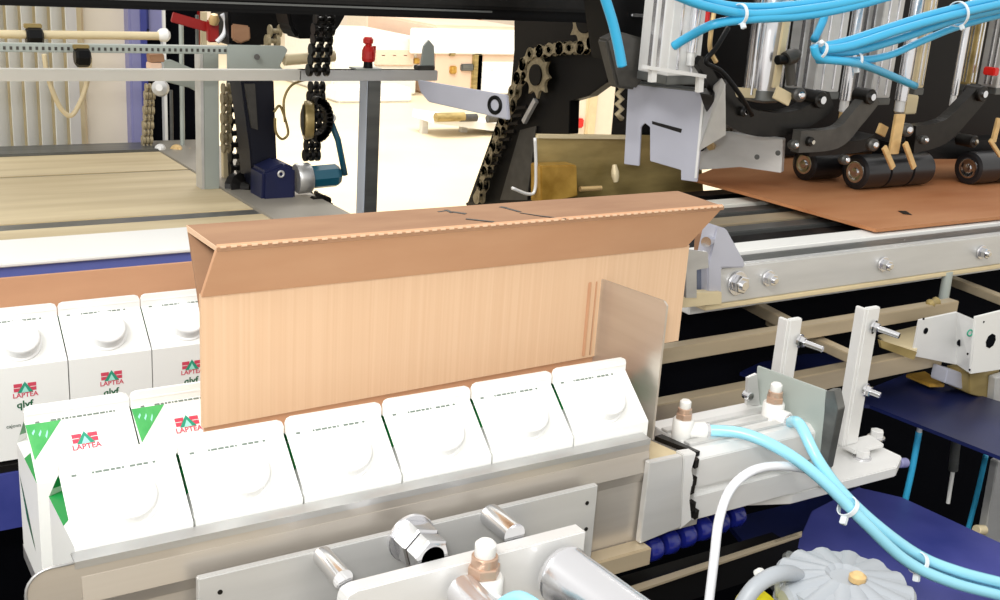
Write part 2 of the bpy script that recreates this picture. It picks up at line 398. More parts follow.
refl_band2 = B().hull([(x0+.03, .5975, zR-.0262), (x1, .5975, zR-.0262), (x1, .5996, zR-.034), (x0+.03, .5996, zR-.034)], (0, .002, .0))
thing('guide_rail', 'long brushed steel guide sheet along the front of the milk cartons', 'steel guide',
      [('guide_sheet', sheet, M_steel), ('top_lip', lip, M_steel2), ('rim', rim, M_steel2), ('bottom_flange', bend, M_tan), ('reflection_band', refl_band, M_steel), ('reflection_band', refl_band2, M_steel)])
# ------------------------------------------------------------------ mounting plate on the guide front
Ym = .584
mp = [P(198, 573, Y=Ym), P(598, 490, Y=Ym), P(594, 541, Y=Ym)]; zt = (mp[0].z+mp[1].z)/2
plate = B().box(mp[0].x, mp[1].x, Ym, Ym+.005, .975, zt, .0008)
holes = B()
for q in ((220, 592), (587, 503), (586, 529)): c = P(*q, Y=Ym); holes.cyl(c+V((0, -.0004, 0)), c+V((0, .0005, 0)), .0016, 12)
thing('mounting_plate', 'flat steel mounting plate bolted across the front of the guide sheet', 'steel plate', [('plate', plate, M_alu), ('screw_hole', holes, M_blackm)])
for i, (q, lab, r) in enumerate((((424, 550), 'shiny hex nut and stud between mounting plate and clamp bracket, middle one', .0150), ((335, 570), 'round steel spacer stud at the left end of the clamp bracket', .0065), ((505, 527), 'round steel spacer stud behind the white push-in elbow fitting', .008))):
    c = P(*q, Y=.565); parts = [('stud', B().cyl((c.x, Ym, c.z), (c.x, .553, c.z), r*.55 if i == 0 else r, 28), M_chrome)]
    if i == 0: parts += [('nut', B().hexp((c.x, .581, c.z), (c.x, .566, c.z), r), M_chrome), ('washer', B().cyl((c.x, Ym, c.z), (c.x, .5812, c.z), r*1.12, 28, .0005), M_silver), ('lock_nut', B().hexp((c.x, .5655, c.z), (c.x, .553, c.z), r*.9), M_chrome)]
    thing('spacer_stud', lab, 'bolt', parts)
# clamp bracket (pale thick plate in front)
Yb = .540
a, b_ = P(345, 592, Y=Yb), P(586, 533, Y=Yb); zt = (a.z+b_.z)/2
cl = B(); cl.hull([(a.x, Yb, zt-.008), (a.x+.002, Yb, zt-.002), (a.x+.008, Yb, zt), (b_.x, Yb, zt), (b_.x, Yb, .955), (a.x, Yb, .955)], (0, .012, 0), .0008)
barrel = B(); c0 = P(560, 572, Y=.535); dirn = (P(650, 640, Y=.49)-c0).normalized()
barrel.rev(c0, V((.10, -1, -.04)), [(0, .019), (.004, .0205), (.006, .0195), (.16, .0195)], 36)
barrel2 = B(); c1 = P(462, 590, Y=.535); barrel2.rev(c1, V((0, -1, -.03)), [(0, .011), (.05, .011)], 28)
thing('clamp_bracket', 'pale thick steel bracket with two round barrels at the lower picture edge', 'bracket',
      [('plate', cl, M_alu2), ('cylinder_barrel', barrel, M_silver), ('boss', barrel2, M_silver)])
# push-in elbow fittings -------------------------------------------------
def fitting(top, body_w, toward, label, sc=1.0):
    """white elbow: brass threaded neck and white knob on top; 'top' = knob point, hose leaves toward 'toward'"""
    p = V(top); s_ = sc
    kn = B().rev(p, (0, 0, -1), [(0, .0030*s_), (.0012*s_, .0042*s_), (.006*s_, .0042*s_), (.007*s_, .0034*s_)], 20)
    nk = B().cyl(p+V((0, 0, -.006*s_)), p+V((0, 0, -.013*s_)), .0052*s_, 20, .0006); nk.hexp(p+V((0, 0, -.010*s_)), p+V((0, 0, -.0145*s_)), .0064*s_)
    bd = B(); c = p+V((0, 0, -.0145*s_)); bd.rev(c, (0, 0, -1), [(0, .0070*s_), (.001*s_, .0078*s_), (.017*s_, .0078*s_), (.018*s_, .007*s_)], 24)
    d = (V(toward)-c); d.z = 0; d.normalize(); e = c+V((0, 0, -.010*s_))
    bd.rev(e, d, [(0, .0066*s_), (body_w-.001, .0066*s_), (body_w, .0058*s_)], 24)
    col = B().rev(e+d*body_w, d, [(0, .0052*s_), (.0025, .0056*s_), (.003, .005*s_)], 20)
    thing('air_fitting', label, 'air fitting', [('knob', kn, M_plast), ('neck', nk, M_neck), ('elbow', bd, M_plast), ('collar', col, M_silver)])
    return e+d*(body_w+.002)
kp = P(486, 541, Y=.535); h1 = fitting(kp, .016, P(505, 592, Y=.50), 'white push-in elbow fitting on the clamp bracket at the lower picture edge', 1.65)
def hose(name, label, pts, r, m, k=8, grp=None): return thing(name, label, 'hose' if 'hose' in name else 'cable', (B().tube(spline(pts, k), r, 12), m), grp)
hose('air_hose', 'short pale blue air hose leaving the elbow fitting at the lower picture edge', [h1, P(520, 597, Y=.50), P(560, 625, Y=.47)], .004, M_hosep)

# ------------------------------------------------------------------ linear drive to the right of the cartons
zT = 1.033
pl = B().hull([P(650, 463, Y=.592), P(683, 456, Y=.592), P(681, 527, Y=.592), P(640, 544, Y=.592)], (0, .006, 0), .0006)
stp = B().hull([P(684, 455, Y=.595), P(697, 453, Y=.595), P(692, 470, Y=.595), P(694, 480, Y=.595), P(690, 500, Y=.595), P(692, 520, Y=.595), P(680, 530, Y=.595)], (0, .01, 0), .0008)
shelf = B().hull([P(650, 440, Z=zT), P(683, 456, Z=zT), P(697, 453, Z=zT), P(660, 436, Z=zT), P(640, 440, Z=zT)], (0, 0, -.004))
sh2 = B().hull([P(640, 447, Z=zT-.002), P(650, 440, Z=zT-.002), P(686, 456, Z=zT-.002), P(650, 463, Z=zT-.002)], (0, 0, -.004))
thing('end_plate', 'grey end plate with stepped edge joined to the right end of the guide sheet', 'steel plate', [('face_plate', pl, M_alu), ('stepped_block', stp, M_alu2), ('ledge', sh2, M_cream)])
xa, xb = P(700, 452, Y=.6).x, P(828, 430, Y=.6).x
body = B(); zb = .973
body.hull([(xa, .600, zT-.006), (xa, .606, zT), (xa, .665, zT), (xa, .665, zb), (xa, .600, zb), (xa, .600, zb+.022), (xa, .604, zb+.024), (xa, .604, zb+.027), (xa, .600, zb+.029)], (xb-xa, 0, 0), .0006)
ribs = B()
for k in range(3): ribs.box(xa, xb, .612+.014*k, .620+.014*k, zT, zT+.0022, .0005)
endc = B().box(xb, xb+.012, .598, .667, zb-.002, zT+.002, .0015)
nt_ = B()
for q in ((697, 464), (695, 482), (693, 490), (694, 507), (697, 515)): c = P(*q, Y=.594); nt_.hull([c+V((-.0016, 0, -.004)), c+V((.0016, 0, -.003)), c+V((.0018, 0, .004)), c+V((-.0012, 0, .003))], (0, .006, 0))
dark = B().hull([P(655, 436, Z=zT+.001), P(697, 452, Z=zT+.001), P(700, 451, Z=zT+.001), P(662, 434, Z=zT+.001)], (0, 0, -.004))
thing('linear_drive', 'long pale aluminium linear drive housing right of the cartons, hoses clipped over it', 'actuator',
      [('housing', body, M_alu2), ('top_groove', ribs, M_alu), ('end_cap', endc, M_alu), ('gap_seal', dark, M_blackm), ('gap_notch', nt_, M_blackm)])
# stepped steel plate under the drive, tapering to the bracket base
thing('base_plate', 'thick pale base plate carrying the drive and the tall slotted bracket', 'steel plate',
      (B().hull([P(700, 497, Z=.972), P(792, 494, Z=.972), P(897, 467, Z=.972), P(902, 456, Z=.972), P(868, 440, Z=.972), P(800, 425, Z=.972)], (0, 0, -.010), .001), M_alu2))
# U-shaped bracket across the drive
u1 = vplane((752, 372), (832, 400), 1.06)
q = [u1(750, 375), u1(757, 366), u1(835, 392), u1(838, 412), u1(818, 492), u1(748, 470), u1(748, 400)]
q2 = [u1(757, 366), u1(826, 391), u1(822, 470), u1(752, 455)]
n_ = u1.n if u1.n.y > 0 else -u1.n
thing('saddle_bracket', 'grey saddle bracket straddling the linear drive, behind the right elbow fitting', 'bracket',
      [('back_plate', B().hull([p for p in q2], n_*.003, .0005), M_greygreen), ('flange', B().hull([u1(826, 391), u1(834, 391), u1(838, 410), u1(826, 470), u1(818, 470)], n_*.012, .0005), M_slate),
       ('lug', B().hull([P(748, 378, Y=.655), P(757, 374, Y=.655), P(760, 405, Y=.655), P(747, 405, Y=.655)], (0, .003, 0)), M_alu),
       ('screw', B().cyl(P(751, 397, Y=.652), P(751, 397, Y=.652)+V((0, .008, 0)), .004, 16, .0006), M_chrome)])
kp = P(686, 400, Y=.63); h2 = fitting(kp, .020, P(780, 425, Y=.60), 'white push-in elbow fitting at the left end of the linear drive', 1.1)
kp = P(777, 383, Y=.63); h3 = fitting(kp, .016, P(800, 440, Y=.60), 'white push-in elbow fitting in front of the saddle bracket', 1.2)

# ------------------------------------------------------------------ pale hose bundle, white cable
ysq = lambda q, Y: P(*q, Y=Y)
c_a = [h2, ysq((745, 434), .60), ysq((785, 452), .575), ysq((822, 480), .555), ysq((862, 520), .535), ysq((905, 560), .52), ysq((950, 582), .505), ysq((1010, 598), .49), ysq((1060, 612), .48)]
c_b = [h3, ysq((800, 425), .59), ysq((818, 460), .565), ysq((842, 492), .55), ysq((878, 526), .537), ysq((920, 556), .525), ysq((960, 572), .51), ysq((1010, 585), .495), ysq((1060, 600), .48)]
hose('air_hose', 'pale blue air hose from the left elbow fitting, lower strand of the clipped pair', c_a, .0048, M_hosep)
hose('air_hose', 'pale blue air hose from the elbow by the saddle bracket, upper strand of the pair', c_b, .0048, M_hosep)
c_c = [p+V((.003, .004, -.006)) for p in c_b[3:]]
hose('air_hose', 'pale blue air hose squeezed between the two strands, its start hidden beneath', [ysq((835, 492), .56)]+c_c, .0042, M_hosep)
cab = [ysq(q, Y) for q, Y in (((820, 478), .572), ((805, 469), .575), ((775, 466), .575), ((750, 472), .572), ((730, 490), .568), ((719, 520), .56), ((714, 560), .55), ((708, 610), .54))]
hose('white_cable', 'white round cable arching over the front of the linear drive', cab, .0037, M_wcable, 8)
def tie(c, axis, r, label, m=M_tie, tail=(0, -.6, -1)):
    d = V(axis).normalized(); rg = B()
    rg.rev_open(V(c)-d*.002, d, [(0, r), (0, r+.0012), (.004, r+.0012), (.004, r)], 24)
    hd = B(); tt = V(tail).normalized(); hd.obox(V(c)+tt*(r), V(c)+tt*(r+.007), .005, .005, up=(1, .2, 0), bev=.0006)
    thing('cable_tie', label, 'cable tie', [('strap', rg, m), ('lock_head', hd, m)])
tie(P(848, 507, Y=.543), P(880, 537, Y=.53)-P(842, 500, Y=.543), .0082, 'white cable tie on the pale hoses just below the saddle bracket', tail=(-.6, -.3, -.8))
tie(P(918, 563, Y=.521), P(950, 580, Y=.51)-P(905, 556, Y=.521), .0086, 'white cable tie on the pale hoses near the lower right corner', tail=(-.3, -.3, -.9))

# ------------------------------------------------------------------ blue plastic chain and its black channel
zc = .952
parts = []
for i in range(6):
    a_ = P(652+16.5*i, 548-6.6*i, Z=zc); 
    mod = B(); r_ = .0105
    mod.rev(a_+V((-.0085, 0, 0)), (1, 0, 0), [(0, .006), (.0015, r_*.9), (.004, r_), (.011, r_), (.0135, r_*.9), (.015, .006)], 24)
    mod.box(a_.x-.0085, a_.x+.0075, a_.y, a_.y+.03, zc-.006, zc+.008, .002)
    parts.append(('chain_link', mod, M_chainblue))
thing('plastic_chain', 'glossy dark blue plastic chain running under the linear drive', 'conveyor chain', parts)
zr = .942
c0, c1 = P(588, 600, Z=zr), P(800, 535, Z=zr)
ch = B().hull([c0, c1, c1+V((0, .004, 0)), c0+V((0, .004, 0))], (0, 0, -.03))
top_ = B().hull([P(612, 592, Z=zr), P(802, 531, Z=zr), P(802, 535, Z=zr), P(615, 598, Z=zr)], (0, 0, -.002))
shf = B().box(c0.x-.05, c1.x+.02, c0.y+.004, c0.y+.05, zr-.030, zr-.026)
thing('chain_channel', 'black chain channel with a thin tan wear strip below the blue chain', 'channel', [('side_wall', ch, M_black), ('wear_strip', top_, M_tan), ('channel_floor', shf, M_black)])
# ------------------------------------------------------------------ tall slotted bracket with bolts, second bracket behind
def bolt(c, d, r, L, m=M_chrome, wash=True):
    c = V(c); d = V(d).normalized(); s = B().cyl(c, c+d*L, r*.55, 14, .0004)
    nt = B().hexp(c, c+d*r*.9, r)
    out = [('nut', nt, m), ('threaded_shank', s, m)]
    if wash: out.append(('washer', B().cyl(c-d*.001, c+d*.0006, r*1.25, 20), m))
    return out
def strap_bracket(px_, Y, foot, label, bolts, w=.017):
    """px_: list of (left x, y) top to bottom of a flat strap facing the camera side; thickness .012"""
    (xt, yt), (xb_, yb_) = px_
    a_, b2 = P(xt, yt, Y=Y), P(xb_, yb_, Y=Y); xm = (a_.x+b2.x)/2
    fr = B().box(xm, xm+w, Y, Y+.006, b2.z, a_.z, .001)
    sd = B().box(xm-.0035, xm, Y+.0005, Y+.012, b2.z, a_.z, .0008)
    parts = [('strap', fr, M_alu2), ('side_flange', sd, M_alu2)]
    if foot: parts.append(('foot', B().hull([(xm, Y-.012, b2.z), (xm+.04, Y-.012, b2.z), (xm+.045, Y+.01, b2.z), (xm, Y+.01, b2.z)], (0, 0, -.004), .001), M_alu2))
    for q, L in bolts:
        c = P(*q, Y=Y-.001)
        for nme, bb, mm in bolt(c, (.35, -1, -.1), .0052, L): parts.append((nme, bb, mm))
    return thing('slotted_bracket', label, 'bracket', parts)
strap_bracket([(868, 309), (846, 446)], .64, True, 'tall pale steel bracket with two bolts, standing on the base plate', [((874, 327), .024), ((866, 390), .014)])
strap_bracket([(792, 320), (781, 382)], .66, False, 'short pale steel bracket with one bolt behind the saddle bracket', [((800, 341), .022)], .015)
for q, lab in (((876, 438), 'hex bolt on the base plate beside the foot of the tall bracket'), ((862, 458), 'hex bolt at the front edge of the base plate below the tall bracket')):
    c = P(*q, Z=.972); c.z = .972
    thing('hex_bolt', lab, 'bolt', [('washer', B().cyl(c, c+V((0, 0, .0015)), .0085, 24), M_silver), ('head', B().hexp(c+V((0, 0, .0015)), c+V((0, 0, .0085)), .0065), M_alu2)])
thing('end_stop', 'small violet plastic stop at the right tip of the base plate', 'plastic stop', (B().cyl(P(899, 463, Y=.665), P(905, 463, Y=.665)+V((.002, 0, 0)), .005, 16, .001), M_viol))

# ------------------------------------------------------------------ frame bars on the right
def xbar(name, label, q0, q1, Y, h, w, m):
    a_, b2 = P(*q0, Y=Y), P(*q1, Y=Y); z = (a_.z+b2.z)/2
    return thing(name, label, 'bar', (B().box(a_.x, b2.x, Y, Y+w, z-h, z, .0008), m))
xbar('frame_bar', 'upper flat steel frame bar running behind the two slotted brackets', (640, 357), (960, 298), .76, .015, .014, M_tan)
xbar('frame_bar', 'lower flat steel frame bar running behind the tall slotted bracket', (640, 411), (945, 347), .74, .020, .016, M_tan)
def ybar(label, q0, q1, Z, w, h, m=M_tan):
    a_, b2 = P(*q0, Z=Z), P(*q1, Z=Z)
    return thing('cross_bar', label, 'bar', (B().obox(a_, b2, w, h, bev=.0008), m))
ybar('tan cross bar between rail and frame bar, left of the short bracket', (735, 296), (792, 326), 1.045, .013, .012)
ybar('tan cross bar between the short and the tall slotted bracket', (770, 320), (862, 362), 1.03, .013, .010)
ybar('olive cross bar near the right picture edge beneath the big rail', (948, 279), (1010, 303), 1.045, .014, .010, M_tan)
thing('guide_channel', 'cream and olive channel piece right of the tall bracket, ending at the holed plate', 'channel',
      [('top_face', B().hull([P(878, 335, Z=1.02), P(920, 325, Z=1.02), P(917, 350, Z=1.02), P(884, 341, Z=1.02)], (0, 0, -.002)), M_cream),
       ('side_face', B().hull([P(880, 340, Y=.70), P(917, 352, Y=.70), P(914, 360, Y=.70), P(882, 348, Y=.70)], (0, .003, 0)), M_olive)])
thing('brass_strip', 'gold coloured strip lying over the navy panel below the lower frame bar', 'metal strip', (B().hull([P(906, 374, Z=.965), P(925, 371, Z=.965), P(945, 384, Z=.965), P(930, 384, Z=.965)], (0, 0, -.004), .0006), M_gold))
# holed control plate
Yh = .70
hp = B().hull([P(920, 320, Y=Yh+.03), P(958, 312, Y=Yh+.03), P(957, 365, Y=Yh+.03), P(913, 356, Y=Yh+.03)], (0, .003, 0), .0004)
v1 = vplane((957, 312), (976, 317), 1.06)
hp2 = B().hull([P(957, 312, Y=Yh+.03), P(976, 320, Y=Yh), P(971, 374, Y=Yh), P(956, 364, Y=Yh+.03)], (.001, .003, 0), .0004)
hp3 = B().hull([P(976, 317, Y=Yh), P(1012, 308, Y=Yh), P(1012, 368, Y=Yh), P(971, 374, Y=Yh)], (0, .003, 0), .0004)
hls = []
def hole(*a): hls.append(('hole', B().rev(*a), M_pit))
hole(P(926, 331, Y=Yh+.0295), (0, 1, 0), [(0, .0036), (.001, .0036)], 20)
c = P(961, 343, Y=Yh+.022); hole(c, (.3, 1, 0), [(0, .0040), (.002, .0040)], 20)
c = P(991, 341, Y=Yh-.0005); hole(c, (0, 1, 0), [(0, .0085), (.002, .0085)], 8, False)
for q in ((924, 319), (984, 322), (970, 370), (968, 354)): c = P(*q, Y=Yh-.0004); hole(c, (0, 1, 0), [(0, .0012), (.001, .0012)], 10)
rg = B().ring(P(970, 333, Y=Yh+.004), (.2, 1, 0), .0034, .0009, 20)
thing('perforated_plate', 'pale angled plate with round holes and an octagonal hole at the right edge', 'steel plate',
      [('left_face', hp, M_alu2), ('bent_face', hp2, M_alu2), ('right_face', hp3, M_plast), ('eyelet', rg, M_teal)]+hls)
thing('gearbox_lug', 'small pale blue metal lug hanging under the perforated plate', 'lug', (B().hull([P(948, 369, Y=.72), P(966, 374, Y=.72), P(966, 391, Y=.72), P(945, 383, Y=.72)], (0, .02, 0), .001), M_lilac))
thing('olive_block', 'olive metal block under the octagonal hole at the right edge', 'block', (B().hull([P(969, 374, Y=.71), P(1000, 368, Y=.71), P(997, 402, Y=.71), P(970, 394, Y=.71)], (0, .03, 0), .001), M_olive))
thing('bracket_post', 'narrow grey upright at the right picture edge beside the olive block', 'post', (B().hull([P(996, 378, Y=.70), P(1015, 372, Y=.70), P(1015, 412, Y=.70), P(994, 404, Y=.70)], (0, .01, 0), .001), M_alu))
thing('threaded_rod', 'short greenish vertical rod between the big rail and the frame bar', 'rod', (B().cyl(P(948, 272, Y=.80), P(943, 302, Y=.80), .006, 12), M_greygreen))
thing('cable_clip', 'small clump of greenish clips on top of the upper frame bar', 'clip', (B().rev(P(928, 305, Y=.765), (1, .1, .1), [(0, .003), (.004, .006), (.010, .004), (.016, .006), (.020, .002)], 10), M_olive))

# ------------------------------------------------------------------ big bolted rail and table behind it
zr_ = 1.113; xA, xB = P(708, 275, Y=.8).x, 2.1
thing('side_rail', 'big flat aluminium machine rail with hex bolts, right half of the picture', 'rail',
      [('face', B().box(xA, xB, .80, .812, 1.075, zr_, .0015), M_alu), ('inner_step', B().box(xA, xB, .812, .838, 1.075, zr_-.002, .001), M_slate),
       ('bottom_strip', B().box(xA, xB, .798, .815, 1.070, 1.0748, .0008), M_cream)])
thing('slide_strip', 'cream plastic slide strip along the top of the bolted rail', 'strip', (B().box(xA+.02, xB, .842, .872, 1.05, zr_+.001, .001), M_wrail))
for k, (ya, yb2, m_) in enumerate(((.885, .915, M_black), (.93, .955, M_slate), (.965, .995, M_tan), (1.01, 1.035, M_slate), (1.05, 1.08, M_offwh), (1.10, 1.13, M_black))):
    thing('support_strip', ['black', 'dark grey', 'tan', 'second dark grey', 'off-white', 'farthest black'][k]+' table slat running under the edge of the flat cardboard', 'slat', (B().box(max(xA+.02, P(665, 200, Y=yb2).x), xB, ya, yb2, 1.085, 1.108, .001), m_), 'table slats under the flat cardboard')
thing('table_pan', 'dark pan below the table slats', 'pan', (B().box(P(692, 195, Y=1.15).x, xB, .89, 1.15, 1.060, 1.08), M_black))
for i, (q, lab) in enumerate((((737, 283), 'large hex bolt with washer at the left end of the bolted rail'), ((768, 278), 'hex bolt second from left on the bolted rail'), ((883, 264), 'hex bolt in the middle of the bolted rail'), ((981, 252), 'hex bolt near the right picture edge on the bolted rail'))):
    c = P(*q, Y=.7995); r = .0115 if i == 0 else .0078
    thing('hex_bolt', lab, 'bolt', [('washer', B().cyl(c, c+V((0, -.0022, 0)), r*1.1, 28, .0004), M_silver), ('head', B().hexp(c+V((0, -.0022, 0)), c+V((0, -.0095, 0)), r*.82), M_chrome), ('shank', B().cyl(c+V((0, -.009, 0)), c+V((0, -.0125, 0)), r*.42, 16, .0005), M_chrome)])
# flat cardboard lying on the table
zc_ = 1.1205
fc = [P(690, 178, Z=zc_), P(740, 191, Z=zc_), P(876, 229, Z=zc_), V((2.05, .84, zc_)), V((2.05, 1.45, zc_)), P(740, 158, Z=zc_)]
mk = B().hull([P(898, 211, Z=zc_+.0004), P(906, 211, Z=zc_+.0004), P(912, 215, Z=zc_+.0004), P(903, 214, Z=zc_+.0004)], (0, 0, .0004))
thing('flat_cardboard', 'flat brown cardboard blank lying on the table under the black rollers', 'cardboard', [('sheet', B().hull(fc, (0, 0, -.004)), M_flat), ('slot_mark', mk, M_blackm)])
# end block of the rail behind the case blank
thing('rail_end_block', 'pale stepped metal block at the left end of the bolted rail', 'block',
      [('wedge', B().hull([P(717, 226, Y=.79), P(727, 229, Y=.79), P(745, 262, Y=.79), P(745, 268, Y=.79), P(722, 268, Y=.79), P(722, 300, Y=.79), P(708, 300, Y=.79), P(708, 266, Y=.79)], (0, .02, 0), .0015), M_lilac),
       ('inner_plate', B().hull([P(690, 250, Y=.77), P(708, 252, Y=.77), P(709, 268, Y=.77), P(697, 270, Y=.77), P(697, 298, Y=.77), P(686, 298, Y=.77), P(686, 250, Y=.77)], (0, .004, 0), .0005), M_steel2),
       ('copper_block', B().hull([P(708, 236, Y=.80), P(718, 228, Y=.80), P(720, 262, Y=.80), P(706, 266, Y=.80)], (0, .02, 0), .001), M_card2),
       ('window_plate', B().hull([P(697, 266, Y=.80), P(712, 266, Y=.80), P(712, 294, Y=.80), P(697, 294, Y=.80)], (0, .004, 0)), mat('slate_blue', (98, 106, 124), .5)),
       ('sill', B().hull([P(682, 294, Y=.785), P(722, 292, Y=.785), P(722, 304, Y=.785), P(682, 308, Y=.785)], (0, .012, 0), .0006), M_cream),
       ('pin', B().cyl(P(706, 242, Y=.785), P(712, 240, Y=.80), .005, 14), M_chrome)])

# ------------------------------------------------------------------ navy panels, dark inside of the machine
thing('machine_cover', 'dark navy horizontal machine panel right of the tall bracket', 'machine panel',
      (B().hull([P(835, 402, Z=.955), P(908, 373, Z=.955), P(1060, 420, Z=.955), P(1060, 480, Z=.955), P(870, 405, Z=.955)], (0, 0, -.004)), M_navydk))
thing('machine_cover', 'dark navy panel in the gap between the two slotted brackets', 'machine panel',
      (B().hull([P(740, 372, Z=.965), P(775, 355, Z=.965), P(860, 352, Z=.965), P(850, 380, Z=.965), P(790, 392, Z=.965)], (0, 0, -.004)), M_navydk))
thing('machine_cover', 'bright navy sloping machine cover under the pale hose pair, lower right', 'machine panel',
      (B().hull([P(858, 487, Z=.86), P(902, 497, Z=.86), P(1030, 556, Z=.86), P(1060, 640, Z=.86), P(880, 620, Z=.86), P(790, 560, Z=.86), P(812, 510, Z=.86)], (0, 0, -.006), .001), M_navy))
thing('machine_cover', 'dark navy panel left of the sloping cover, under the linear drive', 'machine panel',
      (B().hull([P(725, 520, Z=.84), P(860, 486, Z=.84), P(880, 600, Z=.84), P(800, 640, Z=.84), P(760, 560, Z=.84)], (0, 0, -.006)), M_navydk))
o = thing('machine_bed', 'machine bed deep below the carton rows and the rails, inside coloured near-black as shade', 'machine',  # deep shade under the machine is put into the near-black walls
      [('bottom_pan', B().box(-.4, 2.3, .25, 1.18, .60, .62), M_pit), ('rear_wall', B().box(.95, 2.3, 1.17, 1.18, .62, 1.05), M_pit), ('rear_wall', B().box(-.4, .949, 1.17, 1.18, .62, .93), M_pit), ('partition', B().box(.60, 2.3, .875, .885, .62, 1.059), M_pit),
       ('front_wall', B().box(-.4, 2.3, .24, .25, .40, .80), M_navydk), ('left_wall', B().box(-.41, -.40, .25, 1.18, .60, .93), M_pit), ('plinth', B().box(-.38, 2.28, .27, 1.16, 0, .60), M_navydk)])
thing('air_hose', 'bright blue air hose hanging straight down in the dark right of the tall bracket', 'hose',
      [('tube', B().tube(spline([P(919, 432, Y=.72), P(912, 470, Y=.72), P(904, 505, Y=.72)]), .0036, 12), M_hose), ('end_ferrule', B().cyl(P(920, 425, Y=.72), P(919, 433, Y=.72), .003, 12), M_plast)])
hose('air_hose', 'dark teal air hose in the gap near the right picture edge', [P(986, 455, Y=.72), P(978, 490, Y=.72), P(968, 530, Y=.72)], .0032, M_hose)
thing('sensor_probe', 'thin pale probe with dark collar between the blue and teal hoses', 'sensor',
      [('collar', B().cyl(P(956, 440, Y=.72), P(953, 470, Y=.72), .0055, 16), M_slate), ('tip', B().cyl(P(953, 470, Y=.72), P(948, 503, Y=.72), .0024, 12), M_plast)])
thing('cover_edge', 'pale striped cover edge at the right picture edge beside the navy cover', 'cover', [('panel', B().hull([P(998, 462, Y=.68), P(1020, 450, Y=.68), P(1020, 560, Y=.68), P(984, 540, Y=.68)], (0, .01, 0), .001), M_alu), ('screw', B().cyl(P(976, 530, Y=.68), P(984, 530, Y=.68), .006, 14, .001), M_cream)])
# bellows, yellow cap, small fittings at the bottom right
bl = B(); c = P(843, 594, Y=.455)
bl.rev(c, (0, 0, 1), [(-.06, .048)]+[(-.05+.0055*k, .047 if k % 2 else .0445) for k in range(11)]+[(.0095, .044), (.0125, .030), (.0135, .010)], 48)
kn = B().rev(c+V((.002, -.008, .0125)), (0, 0, 1), [(.002, .006), (.006, .006), (.008, .0035)], 16)
nar = B()
for k in range(14):
    a_ = 2*PI*k/14+.2; d = V((math.cos(a_), math.sin(a_), 0)); nar.cyl(c+d*.010+V((0, 0, .0060)), c+d*.0475+V((0, 0, .0000)), .0108, 16, .003)
thing('scalloped_cover', 'grey scalloped round cap with a small knob at the lower picture edge', 'cap', [('dome', bl, M_bellows), ('knob', kn, M_brass), ('scallop', nar, M_bellows)])
thing('hose_loop', 'grey flexible duct curving behind the yellow disc at the lower picture edge', 'duct', (B().tube(spline([P(738, 612, Y=.47), P(755, 587, Y=.47), P(778, 574, Y=.47), P(798, 577, Y=.475), P(812, 600, Y=.48)]), .0058, 14), M_bellows))
thing('yellow_disc', 'yellow plastic disc half visible at the lower picture edge', 'disc', (B().rev(P(762, 612, Y=.475), (.3, -.6, 1), [(-.006, .019), (0, .020), (.003, .018)], 32), M_yellow))
for q, lab in (((788, 560), 'dark round screw knob above the grey scalloped cap'), ((757, 574), 'small pale screw above the yellow disc')):
    c = P(*q, Y=.53); r = .006 if '788' in str(q) else .0035
    thing('thumb_screw', lab, 'screw', [('head', B().rev(c, (.2, -.7, .8), [(0, r), (.004, r), (.006, r*.7)], 16), M_slate if r > .005 else M_plast), ('stem', B().cyl(c, c+V((0, .01, -.03)), r*.5, 10), M_slate)])

# ================================================================== gripper station, upper right
# fork shaped push plate
g1 = vplane((628, 84), (705, 93), 1.25)
fo = [(628, 84), (706, 93), (703, 120), (697, 182), (681, 180), (681, 170), (650, 161), (650, 127), (645, 123), (641, 127), (639, 166), (624, 164)]
sl = [(652, 124), (681, 133), (682, 129), (652, 121)]
n_ = g1.n if g1.n.y > 0 else -g1.n
pp = B(); pp.hull([g1(x, y) for x, y in fo], n_*.004, .0006)
rimb = B().obox(g1(704, 94), g1(696, 178), .003, .004, up=tuple(n_))
slot = B().hull([g1(x, y, -.0003 if g1.n.y > 0 else .0003) for x, y in sl], n_*.001)
cov = B().hull([g1(628, 84), g1(706, 93), g1(706, 93)+n_*.035, g1(628, 84)+n_*.035], (0, 0, .002), .0005)
sid = B().hull([g1(706, 93), P(722, 78, Y=1.0), P(725, 84, Y=1.0), P(726, 135, Y=1.0), g1(698, 152)], (.002, .003, 0), .0006)
top3 = B().obox(P(645, 67, Y=1.02), P(703, 76, Y=1.02), .012, .004); top3.obox(P(653, 68, Y=1.02), P(652, 82, Y=1.02), .008, .006, up=(0, 1, 0)); top3.obox(P(700, 76, Y=1.02), P(699, 92, Y=1.02), .008, .006, up=(0, 1, 0))
thing('push_fork', 'grey two-pronged push plate hanging over the flat cardboard, left of the rollers', 'push plate',
      [('fork_plate', pp, M_lilac), ('bright_edge', rimb, M_alu2), ('slot', slot, M_blackm), ('top_cover', cov, M_slate), ('side_plate', sid, M_alu), ('handle', top3, M_alu2)])
g2 = vplane((725, 132), (785, 140), 1.19)
n2 = g2.n if g2.n.y > 0 else -g2.n
ab = B().hull([g2(700, 134), g2(725, 132), g2(783, 139), g2(781, 173), g2(740, 167), g2(699, 170)], n2*.014, .001)
sc = []
for q in ((757, 157), (778, 153)): c = g2(*q); sc.append(('screw_hole', B().cyl(c-n2*.0005, c+n2*.001, .0035, 14), M_slate))
c = g2(713, 146); hx = B().hexp(c-n2*.002, c-n2*.012, .005); c = g2(703, 147); hx2 = B().cyl(c, c-n2*.01, .005, 12)
thing('support_bar', 'short grey aluminium bar between the push fork and the first roller', 'bar', [('bar', ab, M_alu), ('bolt', hx, M_brass), ('bolt', hx2, M_blackm)]+sc)
